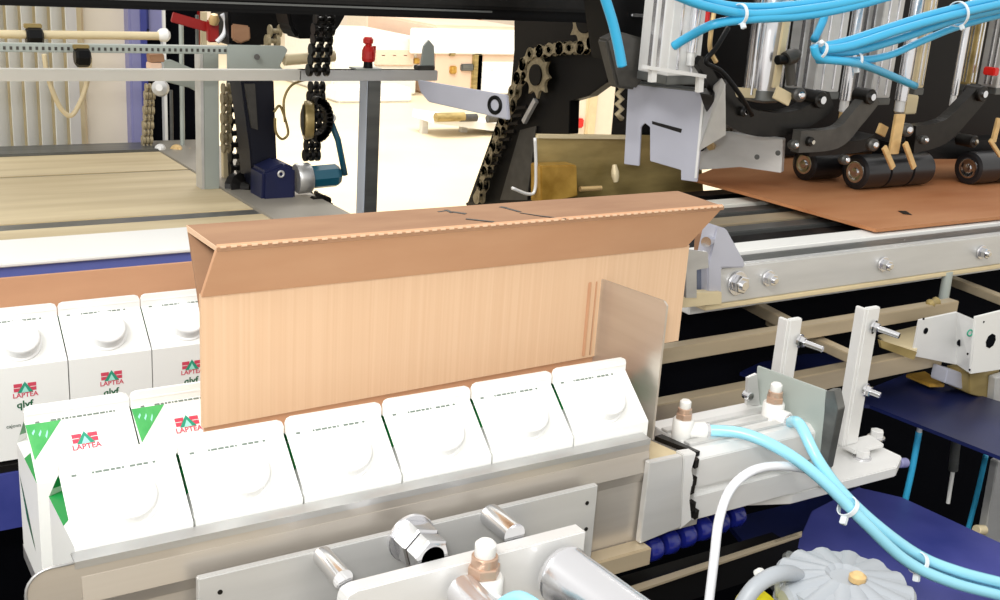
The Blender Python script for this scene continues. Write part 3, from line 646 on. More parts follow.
# vertical pneumatic cylinders
def vcyl(name, label, q_top, q_bot, Y, w, kind, m, extra=None):
    a_, b2 = P(*q_top, Y=Y), P(*q_bot, Y=Y); x = b2.x; zt_ = max(a_.z, b2.z+.1)+.06
    parts = []
    if kind == 'block':
        parts.append(('body', B().box(x-w/2, x+w/2, Y, Y+w*1.1, b2.z, zt_, .001), m))
        gr = B()
        for k in (-.22, .22): gr.box(x+w*k-.0015, x+w*k+.0015, Y-.0015, Y, b2.z+.004, zt_, .0004)
        gr.box(x-w/2-.0012, x-w/2, Y+w*.3, Y+w*.42, b2.z+.004, zt_); gr.box(x-w/2-.0012, x-w/2, Y+w*.6, Y+w*.72, b2.z+.004, zt_)
        parts.append(('rib', gr, M_silver))
        parts.append(('end_cap', B().box(x-w/2-.001, x+w/2+.001, Y-.001, Y+w*1.1, b2.z-.010, b2.z, .001), M_slate))
    else:
        parts.append(('body', B().cyl((x, Y, b2.z), (x, Y, zt_), w/2, 36), m))
        parts.append(('end_ring', B().rev((x, Y, b2.z), (0, 0, -1), [(-.004, w*.54), (.008, w*.54), (.011, w*.42), (.013, w*.2)], 36), M_slate))
        parts.append(('tie_rod', B().cyl((x-w*.62, Y-.01, b2.z-.002), (x-w*.62, Y-.01, zt_), .003, 12), M_chrome))
    if extra: parts += extra
    return thing(name, label, 'pneumatic cylinder', parts)
def rod(label, q_top, q_bot, Y, r, tip=True, tl=.018, cat='rod'):
    a_, b2 = P(*q_top, Y=Y), P(*q_bot, Y=Y); a_ = V((b2.x, Y, a_.z+.05))
    parts = [('rod', B().cyl((b2.x, Y, b2.z+.016), a_, r, 20), M_silver), ('sleeve', B().cyl((b2.x, Y, b2.z), (b2.x, Y, b2.z+.018), r*.82, 20, .001), M_alu2)]
    if tip: parts.append(('tip', B().rev((b2.x, Y, b2.z), (0, 0, -1), [(0, r*.7), (tl*.7, r*.7), (tl, r*.3)], 12), M_brass))
    return thing('piston_rod', label, 'rod', parts)
vcyl('air_cylinder', 'pale square pneumatic cylinder at the far left of the gripper station', (690, 0), (683, 76), 1.04, .050, 'block', M_alu2)
rod('white guide rod on the front of the leftmost square cylinder', (692, 0), (690, 66), 1.035, .006, False)
vcyl('air_cylinder', 'round silver pneumatic cylinder left of the black swing arms', (770, 0), (762, 92), 1.06, .048, 'round', M_silver)
vcyl('air_cylinder', 'second square pneumatic cylinder, above the first black roller', (840, 0), (826, 92), 1.10, .050, 'block', M_alu)
rod('silver piston rod with brass tip above the first black roller', (865, 0), (843, 112), 1.06, .0075)
vcyl('air_cylinder', 'third square pneumatic cylinder, behind the lower blue hose end', (895, 0), (880, 98), 1.10, .042, 'block', M_alu)
rod('silver piston rod above the brass strap of the second roller', (920, 0), (899, 112), 1.05, .0085, False)
vcyl('air_cylinder', 'beige square pneumatic cylinder right of the lower blue hose end', (935, 0), (919, 88), 1.08, .020, 'block', M_cream)
rod('thin silver piston rod between the beige cylinder and the right edge', (972, 0), (952, 106), 1.05, .0055)
vcyl('air_cylinder', 'olive square pneumatic cylinder near the right picture edge', (990, 0), (972, 85), 1.09, .018, 'block', M_olive)
vcyl('air_cylinder', 'grey square pneumatic cylinder cut by the right picture edge', (1020, 0), (1002, 88), 1.08, .030, 'block', M_alu)
for q, Y, s_, m_, lab in (((912, 105), 1.045, .026, M_cream, 'tan square lug beside the second piston rod'), ((997, 72), 1.06, .012, M_redpl, 'small red cap at the right picture edge')):
    c = P(*q, Y=Y); thing('lug_block', lab, 'block', (B().box(c.x-s_/2, c.x+s_/2, Y, Y+.02, c.z-s_/2, c.z+s_/2, .0015), m_))
# black backdrop added to darken the space behind the cylinders
thing('gripper_backdrop', 'black backdrop added behind the pneumatic cylinders', 'beam', (B().box(1.02, 2.3, 1.24, 1.30, 1.125, 1.50, .003), M_black))
for q0, q1, w_, Y, lab, m_ in (((787, 18), (775, 88), .011, 1.03, 'cream vertical flange between the round and second square cylinder', M_cream), ((775, 92), (790, 100), .016, 1.02, 'cream angled foot below the flange of the round cylinder', M_cream), ((775, 95), (735, 92), .012, 1.05, 'short cream lever below the round cylinder', M_cream)):
    thing('flange_strip', lab, 'strip', (B().obox(P(*q0, Y=Y), P(*q1, Y=Y), w_, .004, up=(0, 1, 0), bev=.0008), m_))
# black joints / plug
c = P(777, 60, Y=1.02); thing('air_plug', 'black plug fitting left of the hose bundle knot', 'air fitting', [('plug', B().cyl(c, c+V((.016, 0, .001)), .006, 16, .001), M_black), ('elbow', B().rev(c+V((.014, 0, .001)), (1, 0, .35), [(0, .009), (.014, .010), (.022, .006)], 16), M_dkgrey), ('stem', B().cyl(c+V((.022, 0, 0)), c+V((.030, 0, -.03)), .006, 12), M_dkgrey)])
# swing arms (curved black levers) -----------------------------------
def arm(label, pts, Y, t_, w0, w1, m, bosses=()):
    cs = spline([P(*q, Y=Y) for q in pts], 6); n = len(cs); L_, R2 = [], []
    for i, p in enumerate(cs):
        tg = (cs[min(i+1, n-1)]-cs[max(i-1, 0)]).normalized(); sd = tg.cross(V((0, 1, 0))).normalized(); w_ = w0+(w1-w0)*i/(n-1)
        L_.append(p+sd*w_/2); R2.append(p-sd*w_/2)
    b = B()
    for i in range(n-1): b.hull([L_[i], L_[i+1], R2[i+1], R2[i]], (0, t_, 0))
    bmesh.ops.remove_doubles(b.bm, verts=b.bm.verts, dist=1e-5)
    parts = [('lever', b, m)]
    for q, r in bosses:
        c = P(*q, Y=Y-.006); parts.append(('pivot_boss', B().cyl(c, c+V((0, t_+.012, 0)), r, 24, .0012), M_blackm, None, [('pivot_screw', B().cyl(c+V((0, -.003, 0)), c+V((0, .001, 0)), r*.45, 12), M_chrome)]))
    return thing('swing_lever', label, 'lever', parts)
arm('black curved swing arm reaching from the round cylinder to the first roller', [(722, 88), (732, 112), (760, 124), (795, 122), (822, 108), (832, 100)], 1.02, .022, .034, .026, M_blackm, [((822, 100), .011), ((745, 112), .006)])
arm('long dark grey swing arm of the second roller, leaning right', [(800, 142), (838, 138), (858, 118), (876, 96)], 1.0, .014, .028, .026, M_dkgrey, [((872, 97), .010), ((812, 142), .006)])
arm('short black swing arm below the first piston rod tip', [(810, 150), (840, 148), (862, 146), (875, 140)], 1.03, .03, .018, .016, M_blackm)
arm('wide dark swing arm of the third roller, near the right edge', [(915, 140), (945, 132), (968, 110), (984, 92)], 1.0, .016, .038, .028, M_blackm, [((984, 94), .011), ((975, 142), .009)])
arm('black link arm behind the second and third rollers', [(890, 152), (925, 150), (965, 150), (1010, 146)], 1.04, .03, .026, .026, M_black)
arm('thin black lever left of the first swing arm, running up to the wires', [(700, 60), (712, 78), (722, 100), (735, 128)], 1.03, .010, .012, .014, M_blackm)
# rollers
def roller(label, q, length, r, segs, Z, endc=M_chrome):
    c = P(*q, Z=Z); parts = []; x = c.x
    body = B(); L_ = length/segs
    for k in range(segs):
        body.rev((x+k*L_, c.y, Z), (1, 0, 0), [(0, r*.80), (.0015, r), (L_-.003, r), (L_-.0015, r*.8)], 32)
    parts.append(('sleeve', body, M_rubber))
    parts.append(('axle', B().cyl((x+.002, c.y, Z), (x+length+.006, c.y, Z), r*.6, 20), M_chrome))
    parts.append(('end_cap', B().rev((x, c.y, Z), (-1, 0, 0), [(-.001, r*.62), (.0008, r*.62), (.0012, r*.5), (.0004, r*.42), (.0004, r*.25), (.0022, r*.22), (.0024, .001)], 28), endc))
    return thing('feed_roller', label, 'roller', parts, None)
zr2 = zc_+.0165
roller('black feed roller with bright end, leftmost of the three on the cardboard', (804, 164), .064, .0225, 1, 1.1435)
roller('long black feed roller in three segments, middle one of the three', (855, 172), .142, .0235, 3, 1.1443)
roller('black feed roller near the right picture edge, rightmost of the three', (968, 168), .11, .0235, 2, 1.1443)
for q0, q1, w_, lab, Y in (((900, 114), (893, 154), .019, 'broad brass strap hanging from the second piston rod', .985), ((884, 147), (893, 168), .008, 'left thin brass hook over the middle roller', .975), ((905, 143), (914, 168), .008, 'right thin brass hook over the middle roller', .975), ((990, 140), (1000, 156), .006, 'thin brass hook over the right roller', .975), ((884, 125), (880, 135), .018, 'short brown brass tab beside the broad strap', 1.0), ((999, 118), (993, 142), .010, 'orange brass strap at the right picture edge', .985)):
    thing('brass_strap', lab, 'strap', (B().obox(P(*q0, Y=Y), P(*q1, Y=Y), w_, .004, up=(0, 1, 0), bev=.0006), M_brass))
for q, Y, r, lab in (((874, 145), .985, .008, 'bright round joint left of the broad brass strap'), ((908, 130), .99, .009, 'round bluish joint right of the broad brass strap'), ((800, 95), 1.01, .009, 'round dark joint below the air plug'), ((925, 140), .985, .006, 'small chrome joint on the wide swing arm'), ((846, 160), .99, .0065, 'chrome joint between the first and middle rollers'), ((795, 145), .99, .006, 'small bright joint above the first roller')):
    c = P(*q, Y=Y); thing('ball_joint', lab, 'joint', [('housing', B().rev(c, (-.3, -1, .1), [(-.012, r*.7), (-.008, r), (0, r), (.002, r*.7)], 20), M_dkgrey), ('pin', B().rev(c, (-.3, -1, .1), [(0, r*.5), (.005, r*.5), (.006, r*.3)], 14), M_chrome)])
# wires beside first cylinder
hose('sensor_wire', 'orange and cream sensor wire on the leftmost square cylinder', [P(716, 0, Y=1.02), P(712, 25, Y=1.01), P(710, 48, Y=1.01), P(716, 62, Y=1.01)], .0028, M_brass)
hose('sensor_wire', 'black looped sensor wire above the push fork side plate', [P(728, 28, Y=1.01), P(716, 48, Y=1.0), P(706, 62, Y=1.0), P(722, 72, Y=1.0), P(740, 95, Y=1.0), P(752, 115, Y=1.01)], .003, M_black)
thing('wire_marker', 'small red wire marker left of the round cylinder', 'marker', (B().cyl(P(708, 12, Y=1.0), P(707, 24, Y=1.0), .0028, 12), M_redpl))
# bright blue hoses upper right
Yq = .96
def hp_(l, Y=Yq): return [P(x, y, Y=Y+(k or 0)) for (x, y, k) in l]
hose('air_hose', 'bright blue air hose arching from the top edge across the leftmost cylinders', hp_([(672, -6, 0), (705, 6, 0), (750, 14, 0), (800, 10, 0), (850, 2, 0), (900, -10, 0)]), .0050, M_hose)
hose('air_hose', 'bright blue air hose running beneath the arching one, upper strand', hp_([(684, -10, .01), (720, 4, .01), (760, 7, .01), (810, 3, .01), (860, -6, .01)]), .0048, M_hose)
hose('air_hose', 'bright blue air hose ending on the leftmost square cylinder', hp_([(674, 46, .06), (690, 36, .04), (715, 24, .01), (750, 19, 0), (800, 16, 0), (850, 7, 0), (905, -8, 0)]), .0052, M_hose)
hose('air_hose', 'bright blue hose of the right bundle, uppermost strand', hp_([(826, 46, 0), (850, 40, 0), (890, 27, 0), (940, 12, 0), (1010, -4, 0)]), .0050, M_hose)
hose('air_hose', 'bright blue hose of the right bundle, second strand', hp_([(822, 50, -.01), (850, 46, -.01), (900, 30, -.01), (950, 16, -.01), (1010, 2, -.01)]), .0052, M_hose)
hose('air_hose', 'bright blue hose of the right bundle, third strand', hp_([(824, 54, 0), (860, 50, 0), (905, 37, 0), (955, 20, 0), (1012, 7, 0)]), .0052, M_hose)
hose('air_hose', 'bright blue hose of the right bundle, lowest strand', hp_([(818, 60, .01), (860, 60, .01), (890, 55, .01), (920, 42, .01), (960, 26, .01), (1012, 12, .01)]), .0046, M_hose)
hose('air_hose', 'bright blue hose leaving the bundle knot down to a tan lug', hp_([(814, 46, -.01), (820, 58, -.01), (850, 62, -.01), (872, 68, .01), (915, 86, .06)]), .0050, M_hose)
hose('air_hose', 'darker blue hose hanging behind the bundle knot', hp_([(827, -5, .05), (824, 18, .05), (814, 40, .04)]), .0050, M_hose)
hose('air_hose', 'long bright blue air hose hanging left of the push fork', hp_([(603, -8, .05), (612, 20, .05), (618, 45, .05), (622, 66, .05)]), .0058, M_hose)
tie(P(740, 14, Y=Yq), (1, 0, .02), .0105, 'white cable tie around the blue hoses above the round cylinder')
tie(P(958, 14, Y=Yq-.003), (1, 0, .12), .0150, 'white cable tie around the right blue hose bundle near the top edge')
tie(P(820, 50, Y=Yq-.008), (1, 0, -.3), .0095, 'pale cable tie at the left knot of the right blue hose bundle', tail=(-.5, -.5, .6))
tie(P(856, 60, Y=Yq), (1, 0, -.1), .0085, 'clear cable tie on the lower strands of the right blue bundle', tail=(0, -.3, -1))

# dark parts between chain arm and gripper
thing('motor_block', 'black motor block above the gripper left side, behind the hanging blue hose', 'motor', [('housing', B().hull([P(604, -20, Y=1.12), P(662, -20, Y=1.12), P(660, 62, Y=1.12), P(615, 62, Y=1.12)], (0, .05, 0), .002), M_black), ('bright_slot', B().obox(P(631, 15, Y=1.117), P(652, 16, Y=1.117), .004, .004, bev=.001), M_chrome)])
thing('grey_casting', 'mottled grey casting behind the hanging blue hose', 'casting', [('casting', B().hull([P(606, 40, Y=1.10), P(622, 32, Y=1.10), P(650, 40, Y=1.10), P(655, 66, Y=1.10), P(636, 90, Y=1.10), P(618, 88, Y=1.10)], (0, .02, 0), .003), M_dkgrey), ('cap_screw', B().cyl(P(648, 58, Y=1.09), P(654, 58, Y=1.10), .006, 16, .001), M_chrome)])
thing('side_chain', 'short dark chain hanging beside the left prong of the push fork', 'chain', (B().tube([P(617+(k % 2)*5, 84+5*k, Y=1.11) for k in range(8)], .0035, 8), M_chain))
# brass coloured angled guide behind the case blank
Ybz = 1.22
thing('brass_guide', 'olive brass coloured guide panel behind the case blank, left of the push fork', 'guide panel',
      [('stand', B().box(1.06, 1.10, Ybz, Ybz+.03, 0, P(620, 214, Y=Ybz).z), M_black), ('panel', B().hull([P(537, 134, Y=Ybz), P(700, 136, Y=Ybz), P(705, 215, Y=Ybz), P(540, 215, Y=Ybz)], (0, .004, 0), .0005), M_olive),
       ('top_edge', B().obox(P(537, 136, Y=Ybz), P(626, 137, Y=Ybz), .006, .005), M_cream),
       ('small_box', B().hull([P(541, 166, Y=Ybz-.03), P(577, 165, Y=Ybz-.03), P(578, 196, Y=Ybz-.03), P(541, 205, Y=Ybz-.03)], (0, .025, 0), .0015), M_gold),
       ('bar_edge', B().cyl(P(580, 189, Y=Ybz-.02), P(601, 188, Y=Ybz-.02), .0035, 10), M_brass),
       ('pin', B().rev(P(615, 172, Y=Ybz-.02), (0, -.3, -1), [(-.01, .003), (0, .0055), (.006, .0055), (.014, .003)], 14), M_cream)])
thing('wire_bracket', 'thin pale wire bracket at the left edge of the brass guide', 'bracket', (B().tube(spline([P(535, 138, Y=1.2), P(536, 165, Y=1.2), P(535, 190, Y=1.2), P(528, 194, Y=1.2), P(512, 188, Y=1.2)], 5), .0022, 8), M_alu2))

# ================================================================== chain arm in the middle
Xc = 1.0
ca = B(); ca.hull([P(x, y, X=Xc) for x, y in ((514, 10), (604, 10), (610, 60), (607, 82), (588, 96), (570, 101), (569, 134), (540, 134), (538, 215), (463, 215), (500, 112), (511, 84), (514, 50))], (.018, 0, 0), .001)
def link_part(p, q, n, w, r):
    b = B(); p, q = V(p), V(q); d = (q-p).normalized(); u = V(n).cross(d)
    L = (q-p).length; m_ = 8; out = []
    for k in range(m_+1): a_ = PI/2+PI*k/m_; out.append(p+d*math.cos(a_)*r+u*math.sin(a_)*r)
    out.append((p+q)/2-u*r*.55)
    for k in range(m_+1): a_ = -PI/2+PI*k/m_; out.append(q+d*math.cos(a_)*r+u*math.sin(a_)*r)
    out.append((p+q)/2+u*r*.55)
    b.hull([o_+V(n)*0 for o_ in out], V(n)*.0015); b.hull([o_+V(n)*w for o_ in out], V(n)*.0015)
    b.cyl(p-V(n)*.001, p+V(n)*(w+.002), r*.45, 12); b.cyl(q-V(n)*.001, q+V(n)*(w+.002), r*.45, 12)
    return b
def resample(path, step):
    out = [path[0]]; acc = 0
    for i in range(1, len(path)):
        a_, b2 = path[i-1], path[i]; L = (b2-a_).length
        while acc+L >= step:
            t_ = (step-acc)/L; a_ = a_.lerp(b2, t_); out.append(a_.copy()); L = (b2-a_).length; acc = 0
        acc += L
    return out
path = spline([P(x, y, X=Xc-.016) for x, y in ((584, 8), (598, 22), (597, 36), (582, 47), (562, 48), (540, 51), (527, 56), (519, 72), (510, 96), (498, 130), (487, 162), (474, 205))], 12)
pts = resample(path, .026)
parts = [('chain_link', link_part(pts[i], pts[i+1], (1, 0, 0), .011, .0100), M_chain) for i in range(len(pts)-1)]
thing('roller_chain', 'large tan roller chain running down the black slanted arm in the centre', 'chain', parts)
spc = P(539, 75, X=Xc-.008)
def sprocket(c, n, R_, teeth, w, hub, m1=M_chain):
    b = B(); n = V(n).normalized(); a_ = V((0, 0, 1)).cross(n).normalized(); u = n.cross(a_); out = []
    for k in range(teeth*4):
        t_ = 2*PI*k/(teeth*4); rr_ = (R_*1.36 if k % 4 in (0,) else R_*.98 if k % 4 == 2 else R_*1.04); out.append(V(c)+a_*math.cos(t_)*rr_+u*math.sin(t_)*rr_)
    b.hull(out, n*w)
    return [('toothed_wheel', b, m1), ('hub', B().rev(V(c)-n*.003, n, [(0, R_*.62), (w+.006, R_*.62)], 28), M_black), ('hub_screw', B().rev(V(c)-n*.006, n, [(0, R_*.22), (.004, R_*.25)], 12), M_chrome)]
thing('sprocket', 'toothed chain wheel in the middle of the black slanted arm', 'sprocket', sprocket(spc, (-1, 0, 0), .026, 9, .005, 0))
spc2 = P(588, 20, X=Xc-.008)
thing('sprocket', 'toothed chain wheel at the top of the black slanted arm', 'sprocket', sprocket(spc2, (-1, 0, 0), .030, 10, .005, 0))
inner = B()
for k in range(13):
    x_, y_ = 524-(k*4.1), 108+k*8; inner.obox(P(x_-8, y_, X=Xc-.010), P(x_+3, y_-1, X=Xc-.010), .004, .005, bev=.001)
thing('chain_housing', 'black slanted chain housing in the centre, top right of the open hall', 'chain housing',
      [('plate', ca, M_black), ('stand', B().box(1.0, 1.04, 1.50, 1.56, 0, .92), M_black), ('ladder_rung', inner, M_blackm), ('grey_web', B().hull([P(520, 130, X=Xc-.003), P(536, 126, X=Xc-.003), P(527, 200, X=Xc-.003), P(500, 200, X=Xc-.003)], (.002, 0, 0)), M_dkgrey),
       ('clip', B().obox(P(524, 122, X=Xc-.008), P(536, 100, X=Xc-.008), .008, .006, up=(1, 0, 0)), M_alu)])
arm_ = vplane((417, 82), (510, 98), 1.22)
na = arm_.n if arm_.n.y > 0 else -arm_.n
thing('guide_bar', 'flat pale grey arm pointing left from the black chain housing', 'guide arm', [('arm', B().hull([arm_(x, y) for x, y in ((417, 80), (506, 95), (508, 120), (428, 102), (420, 92))], na*.006, .0012), M_lilac), ('bolt', B().ring(arm_(495, 105), na, .010, .0028, 20), M_black)])

# ================================================================== top beam
Yt = 1.30; zt1 = P(250, 13, Y=Yt).z
thing('overhead_girder', 'long black beam across the top of the picture', 'beam', [('lower_profile', B().box(-.05, 1.06, Yt, Yt+.05, zt1, zt1+.045, .004), M_black), ('upper_profile', B().box(-.05, 1.10, Yt-.01, Yt+.06, zt1+.014, zt1+.06, .004), M_blackm), ('trim_line', B().box(-.05, .80, Yt-.012, Yt-.0105, P(250, 4, Y=Yt).z, P(250, 2, Y=Yt).z), M_slate)])

# ================================================================== left background: outfeed table
Zc = 1.05
cvx = .44
zb1 = P(0, 267, Y=1.2).z; zb0 = P(90, 278, Y=1.2).z; y237 = P(0, 240, Z=zb1+.004).y; y228 = P(0, 231, Z=1.05).y; y222 = P(0, 225, Z=1.05).y
thing('outfeed_table', 'wide cream conveyor table with white edge rails behind the cartons on the left', 'conveyor',
      [('edge_profile', B().box(-.3, cvx+.18, 1.20, 1.225, zb0-.05, zb1, .001), M_blue), ('white_rail', B().box(-.3, cvx+.18, 1.196, y237, zb1, zb1+.004, .001), M_wrail),
       ('inner_rail', B().box(-.3, cvx+.14, y237+.001, y228, Zc-.03, Zc, .001), M_belt),
       ('dark_gap', B().box(-.3, cvx+.10, y228+.001, y222, Zc-.03, Zc-.001), M_slate),
       ('belt', B().box(-.3, cvx+.09, y222+.001, 1.70, Zc-.02, Zc, .001), M_belt), ('belt_seam', B().box(-.3, cvx+.09, 1.701, 1.706, Zc-.02, Zc-.001), M_slate), ('belt', B().box(-.3, cvx+.09, 1.707, 1.86, Zc-.02, Zc, .001), M_belt),
       ('side_frame', B().box(cvx+.09, cvx+.20, 1.32, 1.95, Zc-.04, Zc+.002, .001), mat('table_frame', (158, 152, 140), .45, .2, var=.2, vscale=(8, 8, 8))),
       ('end_bar', B().box(-.3, cvx+.09, 1.86, 1.93, Zc-.02, Zc+.004, .002), M_slate),
       ('table_leg', B().box(cvx+.10, cvx+.16, 1.6, 1.66, 0, Zc-.04, .003), M_blue), ('table_leg', B().box(-.25, -.19, 1.6, 1.66, 0, Zc-.04, .003), M_blue)])
Yw = 1.98
zw = P(60, 156, Y=Yw).z
# white folded panels + cabinet
for k in range(7):
    xa_, xb_ = -14+14.3*k, -14+14.3*(k+1)
    a_, b2 = P(xa_, 150, Y=Yw), P(xb_-.6, 150, Y=Yw)
    thing('screen_board', ['white upright slat at the left picture edge in the background', 'second white slat from the left edge', 'third white slat from the left, behind the black rod clamp', 'fourth white slat from the left, crossed by the cream belt loop', 'fifth white slat from the left, within the cream belt loop', 'sixth white slat from the left, right of the belt loop bottom', 'rightmost white slat, next to the beige cabinet'][k], 'panel',
          [('slat', B().hull([(a_.x, Yw, zw), (b2.x, Yw+.025, zw), (b2.x, Yw+.030, zw), (a_.x, Yw+.006, zw)], (0, 0, .75)), M_wrail), ('foot', B().box(a_.x, b2.x-.004, Yw, Yw+.02, 0, zw), M_offwh)], 'white slats in the left background')
thing('screen_backing', 'tan backing frame seen in the gaps of the white slats', 'frame', (B().box(P(-16, 100, Y=Yw+.035).x, P(84, 100, Y=Yw+.035).x, Yw+.035, Yw+.045, 0, 1.9), M_cream))
a_, b2 = P(84, 100, Y=Yw+.05), P(131, 100, Y=Yw+.05)
thing('beige_cabinet', 'plain beige cabinet between the white slats and the blue column', 'cabinet', [('door', B().box(a_.x, b2.x, Yw+.05, Yw+.07, .05, 1.9, .004), M_beige), ('carcass', B().box(a_.x, b2.x, Yw+.07, Yw+.40, 0, 1.9), M_beige)])
a_, b2 = P(131, 100, Y=Yw+.02), P(149, 100, Y=Yw+.02)
thing('blue_upright', 'violet blue upright column beside the beige cabinet', 'column', [('column', B().box(a_.x, b2.x, Yw+.02, Yw+.09, 0, 1.9, .004), M_viol), ('dark_strip', B().box(b2.x-.012, b2.x-.002, Yw+.015, Yw+.02, .9, zw+.26), M_navy)])
thing('dark_cabinet', 'black open cabinet with thin rods behind the chains on the left', 'cabinet', [('interior', B().hull([P(146, 0, Y=2.02), P(202, 0, Y=2.02), P(202, 215, Y=2.02), P(146, 190, Y=2.02)], (0, .3, 0)), M_pit),
      ('frame_edge', B().box(P(163, 40, Y=2.0).x, P(166, 40, Y=2.0).x, 2.0, 2.015, 1.0, 1.6), M_wrail), ('frame_edge', B().box(P(143, 40, Y=2.0).x, P(149, 40, Y=2.0).x, 2.0, 2.015, P(145, 29, Y=2.0).z, 1.6), M_navy), ('side_panel', B().box(P(150, 40, Y=2.0).x, P(163, 40, Y=2.0).x, 2.005, 2.015, P(150, 35, Y=2.0).z, 1.6), M_viol), ('frame_edge', B().box(P(201, 40, Y=2.0).x, P(205, 40, Y=2.0).x, 2.0, 2.02, .9, 1.6), M_dkred)])
def vrod(label, q0, q1, Y, r, m, name='thin_rod', cat='rod'):
    return thing(name, label, cat, (B().cyl(P(*q0, Y=Y), P(*q1, Y=Y), r, 10), m))
vrod('pale thin rod inside the black cabinet, left one', (171, 90), (172, 148), 1.95, .003, M_slate)
vrod('pale thin rod inside the black cabinet, middle one with clips', (181, 15), (183, 178), 1.90, .004, M_greygreen)
vrod('pale thin rod inside the black cabinet, right one', (197, 15), (198, 200), 1.88, .003, M_slate)
for q, lab, m_, r in (((147, 158), 'white round knob at the far end of the table side frame', M_wrail, .012), ((160, 149), 'bright round cap low in the black cabinet', M_alu2, .009), ((190, 153), 'brass round nut low in the black cabinet', M_brass, .009), ((160, 88), 'oval grey lamp head in the top of the black cabinet', M_alu, .014), ((176, 150), 'brass fitting in the middle of the black cabinet', M_brass, .010)):
    c = P(*q, Y=1.87); thing('round_stop', lab, 'knob', [('head', B().rev(c, (-.5, -1, .2), [(-.01, r*.6), (-.006, r), (.004, r*.9), (.008, r*.4)], 18), m_), ('stem', B().cyl(c, c+V((.005, .05, -.01)), r*.4, 10), M_blackm)])
thing('brass_hook', 'curved brass hook low in the black cabinet', 'hook', (B().tube(spline([P(180, 148, Y=1.86), P(178, 160, Y=1.86), P(172, 167, Y=1.86), P(164, 168, Y=1.86)], 5), .0035, 8), M_brass))
thing('base_block', 'navy foot block at the base of the black cabinet', 'block', (B().hull([P(158, 168, Y=1.84), P(178, 176, Y=1.84), P(178, 185, Y=1.84), P(160, 177, Y=1.84)], (0, .05, 0), .002), M_navy))
# vertical e-chain left edge of cabinet
def ladder(label, q0, q1, Y, w, pitch, cols, m, name='hanging_chain'):
    a_, b2 = P(*q0, Y=Y), P(*q1, Y=Y); n = int((a_-b2).length/pitch); b = B()
    for k in range(n):
        c = a_.lerp(b2, (k+.5)/n); h = (a_-b2).length/n
        for j in range(cols+1):
            x = c.x+w*(j/cols-.5); f = .9 if k % 2 else .55
            b.cyl((x-.0012*(1+k % 2), Y, c.z), (x+.0012*(1+k % 2), Y, c.z), h*.62, 10)
        b.cyl((c.x-w/2, Y, c.z), (c.x+w/2, Y, c.z), h*.24, 8)
    return thing(name, label, 'chain', (b, m))
ladder('dark chain running up the left side of the black cabinet', (150, 84), (146, 158), 1.90, .012, .012, 2, M_chain)
ladder('thin brown chain directly right of the grey upright', (226, 84), (226, 152), 1.60, .008, .014, 1, M_chain)
ladder('black chain with light gaps left of the tapered dark post', (234, 80), (235, 185), 1.62, .014, .016, 1, M_blackm)
thing('cream_strip', 'narrow cream strip between the black chain and the tapered post', 'strip', (B().hull([P(238, 80, Y=1.66), P(246, 80, Y=1.66), P(250, 182, Y=1.66), P(244, 182, Y=1.66)], (0, .01, 0)), M_cream))
thing('cream_strip', 'narrow cream strip right beside the grey upright, near the table corner', 'strip', (B().hull([P(223, 130, Y=1.62), P(227, 150, Y=1.62), P(230, 200, Y=1.62), P(224, 198, Y=1.62)], (0, .01, 0)), M_cream))
a_ = P(213, 200, Y=1.56)
thing('grey_upright', 'grey green square upright standing at the table corner', 'post', [('post', B().box(a_.x-.012, a_.x+.010, 1.56, 1.585, .9, P(213, 50, Y=1.56).z, .001), M_greygreen), ('edge', B().box(a_.x-.016, a_.x-.012, 1.56, 1.585, .9, P(213, 50, Y=1.56).z), M_alu)])
thing('cream_upright', 'short cream upright behind the red lever at the top left', 'post', (B().hull([P(202, 12, Y=1.9), P(207, 12, Y=1.9), P(207, 46, Y=1.9), P(202, 46, Y=1.9)], (0, .01, 0)), M_cream))
# tapered dark post and drive
tp = B(); tp.hull([P(x, y, Y=1.52) for x, y in ((241, 80), (274, 80), (279, 210), (255, 212), (250, 150))], (0, .05, 0), .002)
thing('tapered_post', 'dark tapered post left of the gear motor', 'post', [('post', tp, M_post), ('sheen', B().hull([P(245, 84, Y=1.515), P(255, 84, Y=1.515), P(258, 130, Y=1.515), P(252, 128, Y=1.515)], (0, .005, 0)), M_dkgrey)])
c = P(304, 178, Y=1.48); dx = V((1, -.05, .05)).normalized()
gm = B().hull([P(x, y, Y=1.47) for x, y in ((263, 172), (285, 163), (296, 168), (296, 212), (262, 214))], (0, .05, 0), .004)
band_ = B().rev(c-dx*.012, dx, [(0, .020), (.002, .0215), (.019, .0215), (.021, .020)], 28)
tm = B().rev(c+dx*.009, dx, [(0, .0165), (.038, .0165), (.044, .012)], 8, False)
thing('gear_motor', 'small gear motor with chrome band and teal body left of the grey post', 'motor', [('gearbox', gm, M_navydk), ('band', band_, M_steel2), ('body', tm, M_teal2),
      ('bracket', B().tube([P(345, 175, Y=1.47), P(338, 140, Y=1.47), P(331, 122, Y=1.47)], .0045, 8), M_teal2), ('cap', B().rev(P(331, 118, Y=1.47), (0, -1, .1), [(-.006, .006), (0, .0075), (.004, .006)], 16), M_wrail), ('face_ring', B().ring(P(281, 174, Y=1.469), (0, 1, 0), .004, .0015), M_alu)])
thing('clutter_gear', 'dark toothed gear at the table corner below the black chain', 'gear', (B().rev(P(240, 188, Y=1.55), (.6, -1, .2), [(-.015, .014), (-.01, .022), (-.004, .016), (.002, .022), (.008, .010), (.02, .005)], 11, False), M_blackm))
